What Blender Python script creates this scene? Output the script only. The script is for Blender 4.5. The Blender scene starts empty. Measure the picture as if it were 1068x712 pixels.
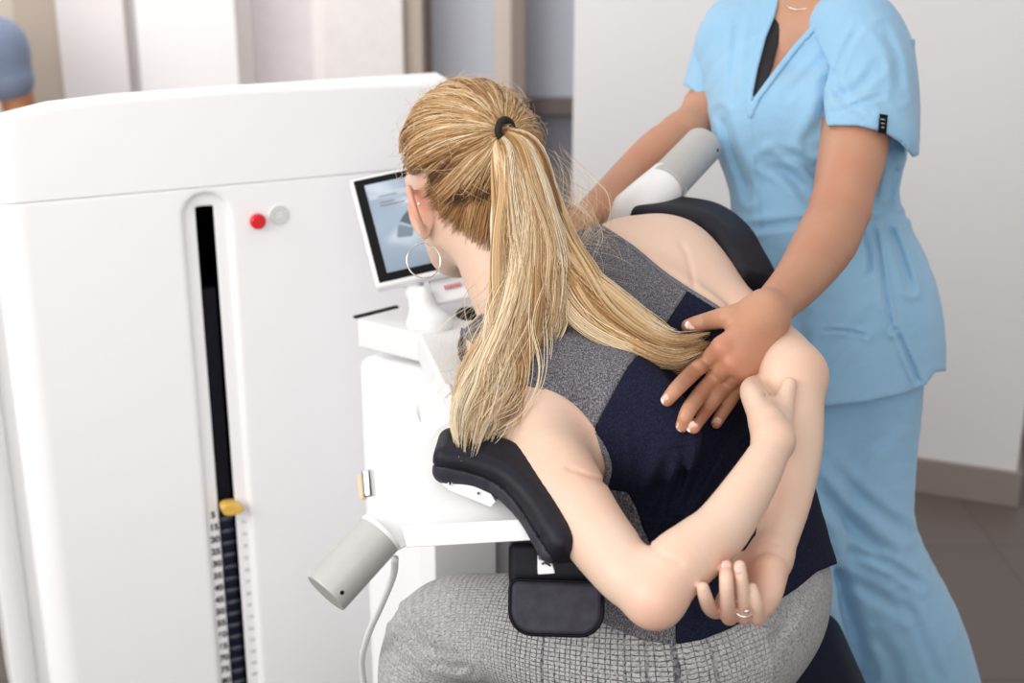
import bpy, bmesh, math, random
import numpy as np
from mathutils import Vector, Matrix, Quaternion
random.seed(7); RNG = np.random.default_rng(7)
SC = bpy.context.scene
COL = SC.collection
# ------------------------------------------------------------------ camera
F = 1400.0; CAMZ = 1.55; PITCH = math.radians(18.7)
CP, SP = math.cos(PITCH), math.sin(PITCH)
CAM = np.array([0, 0, CAMZ])
RGT = np.array([1., 0, 0]); UPC = np.array([0, SP, CP]); FWD = np.array([0, CP, -SP])
cd = bpy.data.cameras.new('camera'); cam = bpy.data.objects.new('camera', cd); COL.objects.link(cam)
cam.location = CAM; cam.rotation_euler = (math.pi/2 - PITCH, 0, 0)
cd.sensor_width = 36; cd.lens = F/1068*36; cd.clip_start = .05
cd.dof.use_dof = True; cd.dof.focus_distance = 1.58; cd.dof.aperture_fstop = 4.0
SC.camera = cam

def P(px, py, t):
    """point seen at a pixel of the photograph, t metres in front of the lens"""
    return CAM + t*(FWD + RGT*(px-534)/F + UPC*(356-py)/F)
def PZ(px, py, z):
    d = FWD + RGT*(px-534)/F + UPC*(356-py)/F
    return CAM + d*((z-CAMZ)/d[2])
def PY(px, py, y):
    d = FWD + RGT*(px-534)/F + UPC*(356-py)/F
    return CAM + d*(y/d[1])
def proj(p):
    q = p - CAM
    t = q@FWD
    t_ = np.maximum(t, .05)
    return 534 + F*(q@RGT)/t_, 356 - F*(q@UPC)/t_, t_
def D(x, y, z):
    v = RGT*x + UPC*y + FWD*z
    return v/np.linalg.norm(v)
def nrm(v):
    v = np.asarray(v, float); return v/np.linalg.norm(v)

# ------------------------------------------------------------------ object helpers
def link(o, parent=None):
    COL.objects.link(o)
    if parent is not None: o.parent = parent
    return o
def tag(o, label=None, cat=None, group=None, kind=None):
    if label: o['label'] = label
    if cat: o['category'] = cat
    if group: o['group'] = group
    if kind: o['kind'] = kind
    return o
def thing(name, label, cat, loc=(0, 0, 0), group=None):
    o = bpy.data.objects.new(name, None); link(o); o.location = loc
    o.empty_display_size = .05
    return tag(o, label, cat, group)
def reloc(o, parent):
    """world-space mesh kept in place under a moved parent"""
    if parent is not None:
        w = Vector((0, 0, 0)); p = parent
        while p is not None:
            w += p.location; p = p.parent
        o.location = -w if len(w) else o.location
def mesh_obj(name, verts, faces, mat, parent=None, smooth=True, label=None):
    me = bpy.data.meshes.new(name)
    if isinstance(verts, np.ndarray):
        n = len(verts); faces = np.asarray(faces); k = faces.shape[1]
        me.vertices.add(n); me.vertices.foreach_set('co', verts.astype(np.float32).ravel())
        me.loops.add(faces.size); me.loops.foreach_set('vertex_index', faces.astype(np.int32).ravel())
        me.polygons.add(len(faces)); me.polygons.foreach_set('loop_start', np.arange(0, faces.size, k, dtype=np.int32))
        me.update(calc_edges=True); me.validate()
    else:
        me.from_pydata([tuple(v) for v in verts], [], faces); me.update()
    if smooth: me.polygons.foreach_set('use_smooth', np.ones(len(me.polygons), bool))
    if mat: me.materials.append(mat)
    o = bpy.data.objects.new(name, me); link(o, parent)
    reloc(o, parent)
    if label: o['label'] = label
    return o
def bm_obj(name, bm, mat, parent=None, smooth=True, label=None, bevel=0, seg=3):
    me = bpy.data.meshes.new(name)
    bmesh.ops.recalc_face_normals(bm, faces=bm.faces)
    bm.to_mesh(me); bm.free()
    me.materials.append(mat)
    if smooth: me.polygons.foreach_set('use_smooth', np.ones(len(me.polygons), bool))
    o = bpy.data.objects.new(name, me); link(o, parent); reloc(o, parent)
    if label: o['label'] = label
    if bevel:
        m = o.modifiers.new('bevel', 'BEVEL'); m.width = bevel; m.segments = seg; m.limit_method = 'ANGLE'; m.angle_limit = .6
        m.harden_normals = True
    return o
def prism_bm(top, bot):
    bm = bmesh.new()
    a = [bm.verts.new(tuple(v)) for v in top]; b = [bm.verts.new(tuple(v)) for v in bot]
    n = len(a)
    bm.faces.new(a); bm.faces.new(b[::-1])
    for i in range(n):
        j = (i+1) % n; bm.faces.new((a[j], a[i], b[i], b[j]))
    return bm
def prism(name, pts, vec, mat, parent=None, bevel=.003, label=None, smooth=True, seg=3):
    pts = [np.asarray(p, float) for p in pts]; vec = np.asarray(vec, float)
    return bm_obj(name, prism_bm(pts, [p+vec for p in pts]), mat, parent, smooth, label, bevel, seg)
def box(name, c, half, mat, parent=None, axes=None, bevel=.003, label=None, seg=3):
    c = np.asarray(c, float)
    ax = np.eye(3) if axes is None else np.asarray(axes, float)
    q = [c + ax[0]*half[0]*sx + ax[1]*half[1]*sy - ax[2]*half[2] for sx, sy in ((-1, -1), (1, -1), (1, 1), (-1, 1))]
    return prism(name, q, ax[2]*2*half[2], mat, parent, bevel, label, seg=seg)
def catmull(pts, sub):
    pts = np.asarray(pts, float); n = len(pts)
    if n < 3: 
        tt = np.linspace(0, 1, sub+1)[:, None]; return pts[0]*(1-tt)+pts[1]*tt
    ext = np.vstack([2*pts[0]-pts[1], pts, 2*pts[-1]-pts[-2]])
    out = []
    for i in range(n-1):
        p0, p1, p2, p3 = ext[i:i+4]
        for s in range(sub):
            t = s/sub
            out.append(.5*((2*p1)+(-p0+p2)*t+(2*p0-5*p1+4*p2-p3)*t*t+(-p0+3*p1-3*p2+p3)*t**3))
    out.append(pts[-1]); return np.array(out)
def tube(name, pts, r, mat, parent=None, sides=16, sub=8, label=None, closed=False, caps=True):
    """tube through points; r a number or one per point"""
    rr = np.full(len(pts), r) if np.isscalar(r) else np.asarray(r, float)
    A = catmull(np.hstack([np.asarray(pts, float), rr[:, None]]), sub) if sub > 1 else np.hstack([np.asarray(pts, float), rr[:, None]])
    C = A[:, :3]; R = A[:, 3]
    n = len(C); V = []; T = np.gradient(C, axis=0)
    if closed: T = np.roll(C, -1, 0)-np.roll(C, 1, 0)
    T /= np.linalg.norm(T, axis=1)[:, None]
    u = np.cross(T[0], [0, 0, 1.]); 
    if np.linalg.norm(u) < .1: u = np.cross(T[0], [0, 1., 0])
    u = nrm(u)
    for i in range(n):
        u = nrm(u-T[i]*(u@T[i])); w = np.cross(T[i], u)
        a = np.arange(sides)*2*math.pi/sides
        V.append(C[i]+R[i]*(np.cos(a)[:, None]*u+np.sin(a)[:, None]*w))
    V = np.vstack(V); faces = []
    for i in range(n if closed else n-1):
        for k in range(sides):
            k2 = (k+1) % sides; i2 = (i+1) % n
            faces.append((i*sides+k, i*sides+k2, i2*sides+k2, i2*sides+k))
    if caps and not closed:
        faces.append(tuple(range(sides-1, -1, -1))); faces.append(tuple((n-1)*sides+k for k in range(sides)))
    return mesh_obj(name, list(V), faces, mat, parent, True, label)
def cyl(name, a, b, r, mat, parent=None, bevel=.002, label=None, sides=40, r2=None):
    a = np.asarray(a, float); b = np.asarray(b, float); T = nrm(b-a)
    u = np.cross(T, [0, 0, 1.]); u = nrm(u) if np.linalg.norm(u) > .1 else np.array([1., 0, 0]); w = np.cross(T, u)
    an = np.arange(sides)*2*math.pi/sides; ring = np.cos(an)[:, None]*u+np.sin(an)[:, None]*w
    r2 = r if r2 is None else r2
    return bm_obj(name, prism_bm(list(a+ring*r), list(b+ring*r2)), mat, parent, True, label, bevel, 2)
def torus(name, c, axis, R, r, mat, parent=None, label=None, squash=1):
    axis = nrm(axis); u = np.cross(axis, [0.1, .2, 1.]); u = nrm(u); w = np.cross(axis, u)
    an = np.arange(48)*2*math.pi/48
    return tube(name, [np.asarray(c)+R*(math.cos(x)*u+math.sin(x)*w*squash) for x in an], r, mat, parent, 10, 1, label, closed=True)

# ------------------------------------------------------------------ signed-distance modelling
BIG = 1e3
def smin(a, b, k):
    h = np.maximum(k-np.abs(a-b), 0)/k
    return np.minimum(a, b)-h*h*k*.25
class Limb:
    """tapered spline limb, one continuous run through (point, radius)"""
    def __init__(s, pts, sub=4, flat=None):
        A = np.array([[*p, r] for p, r in pts], float)
        s.A = catmull(A, sub); 
        s.lo = (s.A[:, :3]-s.A[:, 3:]).min(0); s.hi = (s.A[:, :3]+s.A[:, 3:]).max(0)
    def __call__(s, p):
        d = np.full(len(p), BIG)
        for i in range(len(s.A)-1):
            a, ra = s.A[i, :3], s.A[i, 3]; b, rb = s.A[i+1, :3], s.A[i+1, 3]
            ab = b-a; L = ab@ab
            h = np.clip(((p-a)@ab)/max(L, 1e-12), 0, 1)
            q = p-a-h[:, None]*ab
            d = np.minimum(d, np.sqrt((q*q).sum(1))-(ra+(rb-ra)*h))
        return d
class Ell:
    def __init__(s, c, r, ax=None):
        s.c = np.asarray(c, float); s.r = np.asarray(r, float); s.ax = np.eye(3) if ax is None else np.asarray(ax, float)
        m = s.r.max(); s.lo = s.c-m; s.hi = s.c+m
    def __call__(s, p):
        q = (p-s.c)@s.ax.T
        k0 = np.sqrt(((q/s.r)**2).sum(1)); k1 = np.sqrt(((q/s.r**2)**2).sum(1))+1e-9
        return k0*(k0-1)/k1
class RBox:
    def __init__(s, c, half, rad, ax=None):
        s.c = np.asarray(c, float); s.h = np.asarray(half, float)-rad; s.rad = rad; s.ax = np.eye(3) if ax is None else np.asarray(ax, float)
        m = np.linalg.norm(half); s.lo = s.c-m; s.hi = s.c+m
    def __call__(s, p):
        q = np.abs((p-s.c)@s.ax.T)-s.h
        return np.sqrt((np.maximum(q, 0)**2).sum(1))+np.minimum(q.max(1), 0)-s.rad
class Group:
    """smooth union; items (shape, k) where k may be a function of the points"""
    def __init__(s, items):
        s.items = items
        s.lo = np.min([i[0].lo for i in items], 0); s.hi = np.max([i[0].hi for i in items], 0)
    def __call__(s, p, m=.07):
        d = np.full(len(p), BIG)
        for sh, k in s.items:
            idx = np.nonzero(((p > sh.lo-m) & (p < sh.hi+m)).all(1))[0]
            if not len(idx): continue
            q = p[idx]
            v = sh(q, m) if isinstance(sh, Group) else sh(q)
            kk = k(q) if callable(k) else k
            d[idx] = smin(d[idx], v, kk)
        return d
class Fn:
    def __init__(s, f, lo, hi): s.f = f; s.lo = np.asarray(lo, float); s.hi = np.asarray(hi, float)
    def __call__(s, p, m=.07): return s.f(p, m)

def poly2(x, y, poly):
    """signed distance (inside negative) to a closed polygon"""
    poly = np.asarray(poly, float); n = len(poly)
    d = np.full(len(x), 1e18); s = np.ones(len(x))
    for i in range(n):
        ax_, ay = poly[i]; bx, by = poly[i-1]
        ex, ey = bx-ax_, by-ay; wx, wy = x-ax_, y-ay
        h = np.clip((wx*ex+wy*ey)/(ex*ex+ey*ey+1e-12), 0, 1)
        d = np.minimum(d, (wx-ex*h)**2+(wy-ey*h)**2)
        c1 = y >= ay; c2 = y < by; c3 = ex*wy > ey*wx
        fl = (c1 & c2 & c3) | (~c1 & ~c2 & ~c3)
        s = np.where(fl, -s, s)
    return s*np.sqrt(d)
def smooth_poly(poly, sub=4):
    poly = list(poly); return catmull(np.array(poly, float), sub)
def line2(x, y, pl):
    d = np.full(len(x), 1e18)
    for (ax_, ay), (bx, by) in zip(pl[:-1], pl[1:]):
        ex, ey = bx-ax_, by-ay
        h = np.clip(((x-ax_)*ex+(y-ay)*ey)/(ex*ex+ey*ey+1e-12), 0, 1)
        d = np.minimum(d, (x-ax_-ex*h)**2+(y-ay-ey*h)**2)
    return np.sqrt(d)

def endtaper(x, y, pl, w):
    """0 at a fold's two ends, 1 along its run"""
    a = np.hypot(x-pl[0][0], y-pl[0][1]); b = np.hypot(x-pl[-1][0], y-pl[-1][1])
    u = np.clip(np.minimum(a, b)/(2.6*w), 0, 1); return u*u*(3-2*u)

def mesh_sdf(f, lo, hi, h, newton=1, slack=0.0):
    lo = np.asarray(lo, float)-2*h; hi = np.asarray(hi, float)+2*h
    H = 8*h
    n = np.ceil((hi-lo)/H).astype(int)
    g = np.stack(np.meshgrid(*[np.arange(k) for k in n], indexing='ij'), -1).reshape(-1, 3)
    def ev(p, m):
        out = np.empty(len(p))
        for i in range(0, len(p), 400000): out[i:i+400000] = f(p[i:i+400000], m)
        return out
    d = ev(lo+(g+.5)*H, .07+2*H)
    g = g[np.abs(d) < H*.87*1.7+.004+slack]
    for k in (2, 4):     # down to 4h, then h
        pass
    o2 = np.stack(np.meshgrid(*[np.arange(4)]*3, indexing='ij'), -1).reshape(-1, 3)
    g = (g[:, None, :]*4+o2).reshape(-1, 3)          # cells of 2h
    d = ev(lo+(g+.5)*2*h, .07)
    g = g[np.abs(d) < 2*h*.87*1.9+.003+slack]
    o2 = np.stack(np.meshgrid(*[np.arange(2)]*3, indexing='ij'), -1).reshape(-1, 3)
    g = (g[:, None, :]*2+o2).reshape(-1, 3)          # cells of h
    S = (n*8+3).astype(np.int64)
    key = lambda a: (a[..., 0].astype(np.int64)*S[1]+a[..., 1])*S[2]+a[..., 2]
    off = np.array([(i, j, k) for i in (0, 1) for j in (0, 1) for k in (0, 1)])
    ck = key(g[:, None, :]+off)                       # corners
    uk, inv = np.unique(ck, return_inverse=True); inv = inv.reshape(ck.shape)
    cz = uk % S[2]; cy = (uk//S[2]) % S[1]; cx = uk//(S[1]*S[2])
    cv = ev(lo+np.stack([cx, cy, cz], 1)*h, .07)
    val = cv[inv]; sg = val < 0
    act = sg.any(1) & ~sg.all(1)
    g = g[act]; val = val[act]; sg = sg[act]; ckey = key(g)
    order = np.argsort(ckey); g = g[order]; val = val[order]; sg = sg[order]; ckey = ckey[order]
    edges = [(a, b) for a in range(8) for b in range(a+1, 8) if np.abs(off[a]-off[b]).sum() == 1]
    acc = np.zeros((len(g), 3)); cnt = np.zeros(len(g))
    for a, b in edges:
        m = sg[:, a] != sg[:, b]
        t = val[m, a]/(val[m, a]-val[m, b])
        acc[m] += off[a]+(off[b]-off[a])*t[:, None]; cnt[m] += 1
    V = lo+(g+acc/cnt[:, None])*h
    # quads
    Q = []
    def find(k):
        i = np.searchsorted(ckey, k); i = np.minimum(i, len(ckey)-1)
        return np.where(ckey[i] == k, i, -1)
    for ax in range(3):
        e = [0, 0, 0]; e[ax] = 1; b = e[0]*4+e[1]*2+e[2]
        m = sg[:, 0] != sg[:, b]; gi = g[m]; flip = sg[m, 0]
        u, w = [(1, 2), (2, 0), (0, 1)][ax]
        du = np.zeros(3, int); du[u] = 1; dw = np.zeros(3, int); dw[w] = 1
        q = np.stack([find(key(gi)), find(key(gi-du)), find(key(gi-du-dw)), find(key(gi-dw))], 1)
        ok = (q >= 0).all(1); q = q[ok]; fl = flip[ok]
        q[~fl] = q[~fl][:, ::-1]
        Q.append(q)
    Q = np.vstack(Q)
    for _ in range(newton):
        e = h*.25
        d0 = ev(V, .07)
        G = np.stack([ev(V+np.eye(3)[i]*e, .07)-d0 for i in range(3)], 1)/e
        gl = (G*G).sum(1)+1e-6
        st = -np.clip(d0/gl, -h, h)[:, None]*G
        st = np.where(gl[:, None] > .2, st, 0)
        V = V+st*.8
    return V, Q
def sdf_obj(name, f, mat, h, parent=None, label=None, lo=None, hi=None, pad=.02, newton=1, keep_big=False, slack=0.0):
    lo = f.lo-pad if lo is None else lo; hi = f.hi+pad if hi is None else hi
    V, Q = mesh_sdf(f, lo, hi, h, newton, slack)
    # drop loose crumbs
    if len(V):
        lab = np.arange(len(V))
        for _ in range(400):
            mn = lab[Q].min(1); old = lab.copy()
            for c in range(4): np.minimum.at(lab, Q[:, c], mn)
            lab = lab[lab]; 
            if (lab == old).all(): break
        ids, ct = np.unique(lab, return_counts=True)
        good = ids[ct > max(30, .02*len(V))] if not keep_big else ids[ct == ct.max()]
        km = np.isin(lab, good); new = np.cumsum(km)-1
        Q = new[Q[km[Q].all(1)]]; V = V[km]
    return mesh_obj(name, V, Q, mat, parent, True, label), V
def ST(f, px, py, t0=1.15, t1=2.4):
    """distance along the sight line at which a shape is first met"""
    ts = np.arange(t0, t1, .0015); pts = np.array([P(px, py, t) for t in ts]); d = f(pts)
    i = np.nonzero(d < 0)[0]
    return ts[i[0]] if len(i) else None
def LS_(f, pts, sink=.12, sub=4):
    """limb resting on shape f: (px,py,r_px,lift in radii)"""
    out = []
    for a, b, r, lift in pts:
        s = ST(f, a, b); s = out[-1][2] if s is None and out else s
        t = (s if s is not None else 1.6); t = t-(1-sink+lift)*r*t/F
        out.append((a, b, t, r))
    return L(*out, sub=sub)
def set_attr(o, name, arr):
    me = o.data; arr = np.asarray(arr, np.float32)
    if arr.ndim == 1:
        a = me.attributes.new(name, 'FLOAT', 'POINT'); a.data.foreach_set('value', arr)
    else:
        a = me.attributes.new(name, 'FLOAT_VECTOR', 'POINT'); a.data.foreach_set('vector', arr.ravel())

# ------------------------------------------------------------------ materials
def lin(c):
    return tuple(((x/255)/12.92 if x/255 <= .04045 else ((x/255+.055)/1.055)**2.4) for x in c)+(1,)
class NT:
    def __init__(s, name):
        s.m = bpy.data.materials.new(name); s.m.use_nodes = True; s.t = s.m.node_tree; s.b = s.t.nodes['Principled BSDF']
    def n(s, ty, **kw):
        x = s.t.nodes.new(ty)
        for k, v in kw.items(): setattr(x, k, v)
        return x
    def l(s, a, b): s.t.links.new(a, b)
    def coord(s, what='Object', scale=None):
        c = s.n('ShaderNodeTexCoord').outputs[what]
        if scale is not None:
            mp = s.n('ShaderNodeMapping'); s.l(c, mp.inputs[0]); mp.inputs['Scale'].default_value = scale; return mp.outputs[0]
        return c
    def noise(s, vec, scale, detail=3, rough=.5, dist=0):
        x = s.n('ShaderNodeTexNoise'); s.l(vec, x.inputs['Vector']); x.inputs['Scale'].default_value = scale
        x.inputs['Detail'].default_value = detail; x.inputs['Roughness'].default_value = rough; x.inputs['Distortion'].default_value = dist
        return x.outputs['Fac']
    def ramp(s, fac, stops):
        x = s.n('ShaderNodeValToRGB'); s.l(fac, x.inputs[0]); e = x.color_ramp.elements
        while len(e) < len(stops): e.new(.5)
        for i, (p, c) in enumerate(stops): e[i].position = p; e[i].color = c
        return x.outputs[0]
    def bump(s, h, strength=.2, dist=.001):
        x = s.n('ShaderNodeBump'); s.l(h, x.inputs['Height']); x.inputs['Strength'].default_value = strength; x.inputs['Distance'].default_value = dist
        s.l(x.outputs[0], s.b.inputs['Normal']); return x
    def math(s, op, a, b=None):
        x = s.n('ShaderNodeMath', operation=op)
        for i, v in enumerate((a, b)):
            if v is None: continue
            if isinstance(v, (int, float)): x.inputs[i].default_value = v
            else: s.l(v, x.inputs[i])
        return x.outputs[0]
    def mix(s, fac, a, b):
        x = s.n('ShaderNodeMix', data_type='RGBA')
        for i, v in ((0, fac), (6, a), (7, b)):
            if isinstance(v, (int, float, tuple)): x.inputs[i].default_value = v
            else: s.l(v, x.inputs[i])
        return x.outputs[2]
    def set(s, **kw):
        for k, v in kw.items():
            s.b.inputs[k.replace('_', ' ')].default_value = v
        return s
def plain(name, c, rough=.5, metal=0, spec=.5, noise_amt=.03, nscale=30, **kw):
    t = NT(name); L = lin(c)
    f = t.noise(t.coord(), nscale, 3)
    lo_ = tuple(x*(1-noise_amt) for x in L[:3])+(1,); hi_ = tuple(min(1, x*(1+noise_amt)) for x in L[:3])+(1,)
    t.l(t.ramp(f, [(.3, lo_), (.7, hi_)]), t.b.inputs['Base Color'])
    t.b.inputs['Roughness'].default_value = rough; t.b.inputs['Metallic'].default_value = metal
    t.b.inputs['Specular IOR Level'].default_value = spec
    t.set(**kw)
    return t.m
def skin(name, base, red, sss=.12, rough=.48):
    t = NT(name); co = t.coord()
    f = t.noise(co, 14, 4, .55); f2 = t.noise(co, 420, 2, .6)
    c = t.mix(t.ramp(f, [(.35, (0, 0, 0, 1)), (.72, (1, 1, 1, 1))]), lin(base), lin(red))
    c2 = t.mix(t.math('MULTIPLY', f2, .12), c, lin(tuple(x*.72 for x in base)))
    # per-vertex flush (knuckles, elbow, ear) laid down as an attribute of the skin itself
    at = t.n('ShaderNodeAttribute', attribute_name='flush')
    c3 = t.mix(at.outputs['Fac'], c2, lin((min(255, base[0]*.99), base[1]*.70, base[2]*.62)))
    # little moles
    v = t.n('ShaderNodeTexVoronoi'); t.l(co, v.inputs['Vector']); v.inputs['Scale'].default_value = 22
    mole = t.math('LESS_THAN', v.outputs['Distance'], .028)
    c4 = t.mix(t.math('MULTIPLY', mole, .55), c3, lin((140, 90, 65)))
    t.l(c4, t.b.inputs['Base Color'])
    t.set(Roughness=rough, Subsurface_Weight=sss, Subsurface_Scale=.006)
    t.b.inputs['Subsurface Radius'].default_value = (1, .35, .2)
    t.bump(t.noise(co, 900, 2), .12, .0004)
    return t.m
SK_W = skin('skin_fair', (222, 193, 172), (224, 186, 164))
SK_N = skin('skin_tan', (188, 139, 110), (186, 128, 100))
SK_M = skin('skin_bronze', (176, 118, 78), (172, 112, 72))
M_WHITE = plain('white_enamel', (247, 246, 248), .42, noise_amt=.006, nscale=3)
M_WHITE2 = plain('white_plastic', (234, 234, 235), .4, noise_amt=.005, nscale=3)
M_CONS = plain('pale_grey_plastic', (226, 226, 226), .5, noise_amt=.01)
M_ALU = plain('brushed_aluminium', (188, 187, 184), .42, metal=.25, noise_amt=.02, nscale=60)
M_CHROME = plain('chrome', (215, 215, 215), .12, metal=1)
M_SILVER = plain('silver', (232, 230, 225), .18, metal=1)
M_BLACK = plain('black_gloss', (9, 8, 12), .45, spec=.15)
M_VOID = plain('slot_shade_black', (6, 5, 8), 1, spec=0)
M_DARK = plain('dark_steel', (34, 33, 44), .7, noise_amt=.2, spec=.2)
M_PLATE = plain('weight_plate_steel', (32, 34, 62), .4, metal=.3)
M_PLATEG = plain('plate_edge_grey', (110, 112, 126), .5)
M_YEL = plain('yellow_pin_plastic', (226, 182, 84), .4)
M_RED = plain('red_button', (216, 24, 34), .25)
M_NUM = plain('label_ink', (52, 50, 52), .7)
M_NUMG = plain('label_ink_grey', (176, 172, 174), .7)
M_CREAM = plain('cream_plastic', (226, 208, 170), .5)
def leather(name, c):
    t = NT(name); co = t.coord()
    f = t.noise(co, 60, 4, .6)
    t.l(t.ramp(f, [(.3, lin(tuple(x*.85 for x in c))), (.75, lin(tuple(min(255, x*1.18) for x in c)))]), t.b.inputs['Base Color'])
    t.set(Roughness=.5); t.b.inputs['Specular IOR Level'].default_value = .22
    v = t.n('ShaderNodeTexVoronoi'); t.l(co, v.inputs['Vector']); v.inputs['Scale'].default_value = 900
    t.bump(v.outputs['Distance'], .25, .0004); return t.m
M_LEA = leather('black_leather', (27, 26, 35))
M_LEAS = leather('charcoal_leather', (50, 49, 58))
def melange(name, lo_, mid, hi_, sc=(700, 700, 260), seed=0, detail=2):
    t = NT(name); co = t.coord('Object', sc)
    f = t.noise(co, 1.0, detail, .7, .4)
    t.l(t.ramp(f, [(.30, lin(lo_)), (.5, lin(mid)), (.72, lin(hi_))]), t.b.inputs['Base Color'])
    t.set(Roughness=.9); t.b.inputs['Specular IOR Level'].default_value = .15
    t.bump(f, .4, .0008); return t.m
M_GREY = melange('grey_melange', (46, 46, 54), (95, 93, 99), (154, 151, 155))
M_GREYB = melange('grey_binding', (58, 60, 68), (104, 104, 112), (150, 150, 156), (900, 900, 500))
M_NAVY = melange('navy_jersey', (14, 16, 32), (22, 24, 44), (36, 38, 60), (500, 500, 500))
def leggings_mat():
    t = NT('checked_grey_knit')
    at = t.n('ShaderNodeAttribute', attribute_name='weave'); sep = t.n('ShaderNodeSeparateXYZ'); t.l(at.outputs['Vector'], sep.inputs[0])
    co = t.coord()
    wob = t.math('MULTIPLY', t.math('SUBTRACT', t.noise(co, 60, 2), .5), .25)
    def lines(o, per, w):
        a = t.math('ADD', t.math('MULTIPLY', o, 1/per), wob)
        a = t.math('ABSOLUTE', t.math('SUBTRACT', t.math('FRACT', a), .5))
        return t.math('MINIMUM', t.math('MULTIPLY', t.math('MAXIMUM', t.math('SUBTRACT', a, .5-w), 0), 1/w*1.6), 1)
    g = t.math('MAXIMUM', lines(sep.outputs[0], .0060, .17), lines(sep.outputs[1], .0054, .17))
    zone = sep.outputs[2]
    mm = t.noise(t.coord('Object', (260, 900, 260)), 1, 3, .75, .5)
    base = t.ramp(mm, [(.28, lin((104, 103, 106))), (.5, lin((176, 174, 175))), (.75, lin((212, 210, 209)))])
    brk = t.ramp(t.noise(co, 240, 2, .6), [(.35, (.35, .35, .35, 1)), (.6, (1, 1, 1, 1))])
    gf = t.math('MULTIPLY', t.math('MULTIPLY', g, zone), brk)
    t.l(t.mix(gf, base, lin((74, 73, 80))), t.b.inputs['Base Color'])
    t.set(Roughness=.92); t.b.inputs['Specular IOR Level'].default_value = .15
    t.bump(t.math('SUBTRACT', mm, g), .5, .0012); return t.m
M_LEG = leggings_mat()
def cotton(name, c, c2):
    t = NT(name); co = t.coord()
    f = t.noise(co, 9, 4, .6); w = t.noise(t.coord('Object', (1500, 1500, 1500)), 1, 1)
    t.l(t.ramp(f, [(.3, lin(c2)), (.7, lin(c))]), t.b.inputs['Base Color'])
    t.set(Roughness=.8); t.b.inputs['Specular IOR Level'].default_value = .2
    t.b.inputs['Sheen Weight'].default_value = .25
    hgt = t.math('ADD', t.math('MULTIPLY', w, .08), t.noise(co, 22, 3, .5, 1.2))
    t.bump(hgt, .35, .006); return t.m
M_SCRUB = cotton('sky_blue_cotton', (146, 187, 216), (138, 180, 210))
M_SCRUB2 = cotton('blue_grey_cotton', (128, 140, 164), (116, 128, 152))
M_SEAM = plain('scrub_stitch_blue', (92, 150, 192), .9)
M_UND = plain('black_undershirt', (34, 30, 34), .9)
M_SHOE = plain('white_shoe', (228, 228, 228), .6)
M_NAIL = plain('nail_pink', (232, 182, 168), .22, noise_amt=.01)
M_TIP = plain('nail_tip_white', (246, 238, 232), .22, noise_amt=.01)
def hair_mat(name, stops, rough=.38):
    t = NT(name); at = t.n('ShaderNodeAttribute', attribute_name='tone')
    t.l(t.ramp(at.outputs['Fac'], stops), t.b.inputs['Base Color'])
    t.set(Roughness=rough); t.b.inputs['Specular IOR Level'].default_value = .32; return t.m
M_HAIR = hair_mat('blonde_hair', [(0, lin((92, 68, 50))), (.25, lin((152, 108, 66))), (.5, lin((196, 155, 106))), (.75, lin((222, 196, 156))), (1, lin((244, 230, 206)))])
M_BROWN = hair_mat('brown_hair', [(0, lin((40, 26, 18))), (1, lin((96, 66, 44)))])
M_TIE = plain('black_elastic', (24, 18, 18), .8)
def L(*pts, sub=4):
    """limb from (px,py,t,r_px)"""
    return Limb([(P(a, b, t), r*t/F) for a, b, t, r in pts], sub)
# ================================================================== head (shared builder)
def head_items(hc, f, u, s=1.0, ez=0.0, hair_w=0):
    """skull, face, ears for a head centred at hc, facing f, crown towards u"""
    f = nrm(f); u = nrm(u-f*(u@f)); l = np.cross(u, f)
    H = lambda x, y, z: hc+s*(x*l+y*f+z*u)
    E_ = lambda x, y, z: H(x, y, z+ez)
    ax = np.array([l, f, u])
    it = [(Ell(H(0, -.012, .018), np.array([.073, .092, .092])*s, ax), .01),
          (Ell(H(0, .030, -.030), np.array([.060, .062, .075])*s, ax), .03),
          (Limb([(H(-.045, .005, -.062), .022*s), (H(-.022, .062, -.098), .018*s), (H(.022, .062, -.098), .018*s), (H(.045, .005, -.062), .022*s)]), .03),
          (Limb([(H(0, .088, .002), .008*s), (H(0, .103, -.022), .010*s), (H(0, .108, -.036), .011*s)]), .014),   # nose
          (Limb([(H(-.011, .096, -.038), .007*s), (H(.011, .096, -.038), .007*s)]), .008),
          (Limb([(H(-.020, .083, -.062), .005*s), (H(0, .091, -.061), .007*s), (H(.020, .083, -.062), .005*s)]), .006),  # lips
          (Limb([(H(-.017, .081, -.070), .006*s), (H(0, .088, -.071), .0085*s), (H(.017, .081, -.070), .006*s)]), .004),
          (Ell(H(0, .078, -.098), np.array([.016, .014, .013])*s, ax), .02),
          (Limb([(H(-.048, .066, .016), .010*s), (H(-.020, .082, .014), .010*s), (H(.020, .082, .014), .010*s), (H(.048, .066, .016), .010*s)]), .02)]
    for sx in (-1, 1):
        # ear: bowl, helix rim, lobe
        eax = np.array([nrm(l*sx*.75-f*.65), nrm(l*sx*.65*1+f*.75), u])
        it.append((Ell(E_(sx*.078, -.006, -.022), np.array([.0055, .017, .030])*s, eax), .006))
        rim = [(E_(sx*.074, .010, -.020), .003*s), (E_(sx*.081, .008, .000), .004*s), (E_(sx*.089, -.010, .010), .0045*s),
               (E_(sx*.095, -.024, -.002), .0045*s), (E_(sx*.093, -.026, -.022), .004*s), (E_(sx*.085, -.016, -.040), .004*s), (E_(sx*.078, -.004, -.050), .0055*s)]
        it.append((Limb(rim), .005))
    return it, H, (l, f, u)
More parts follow.
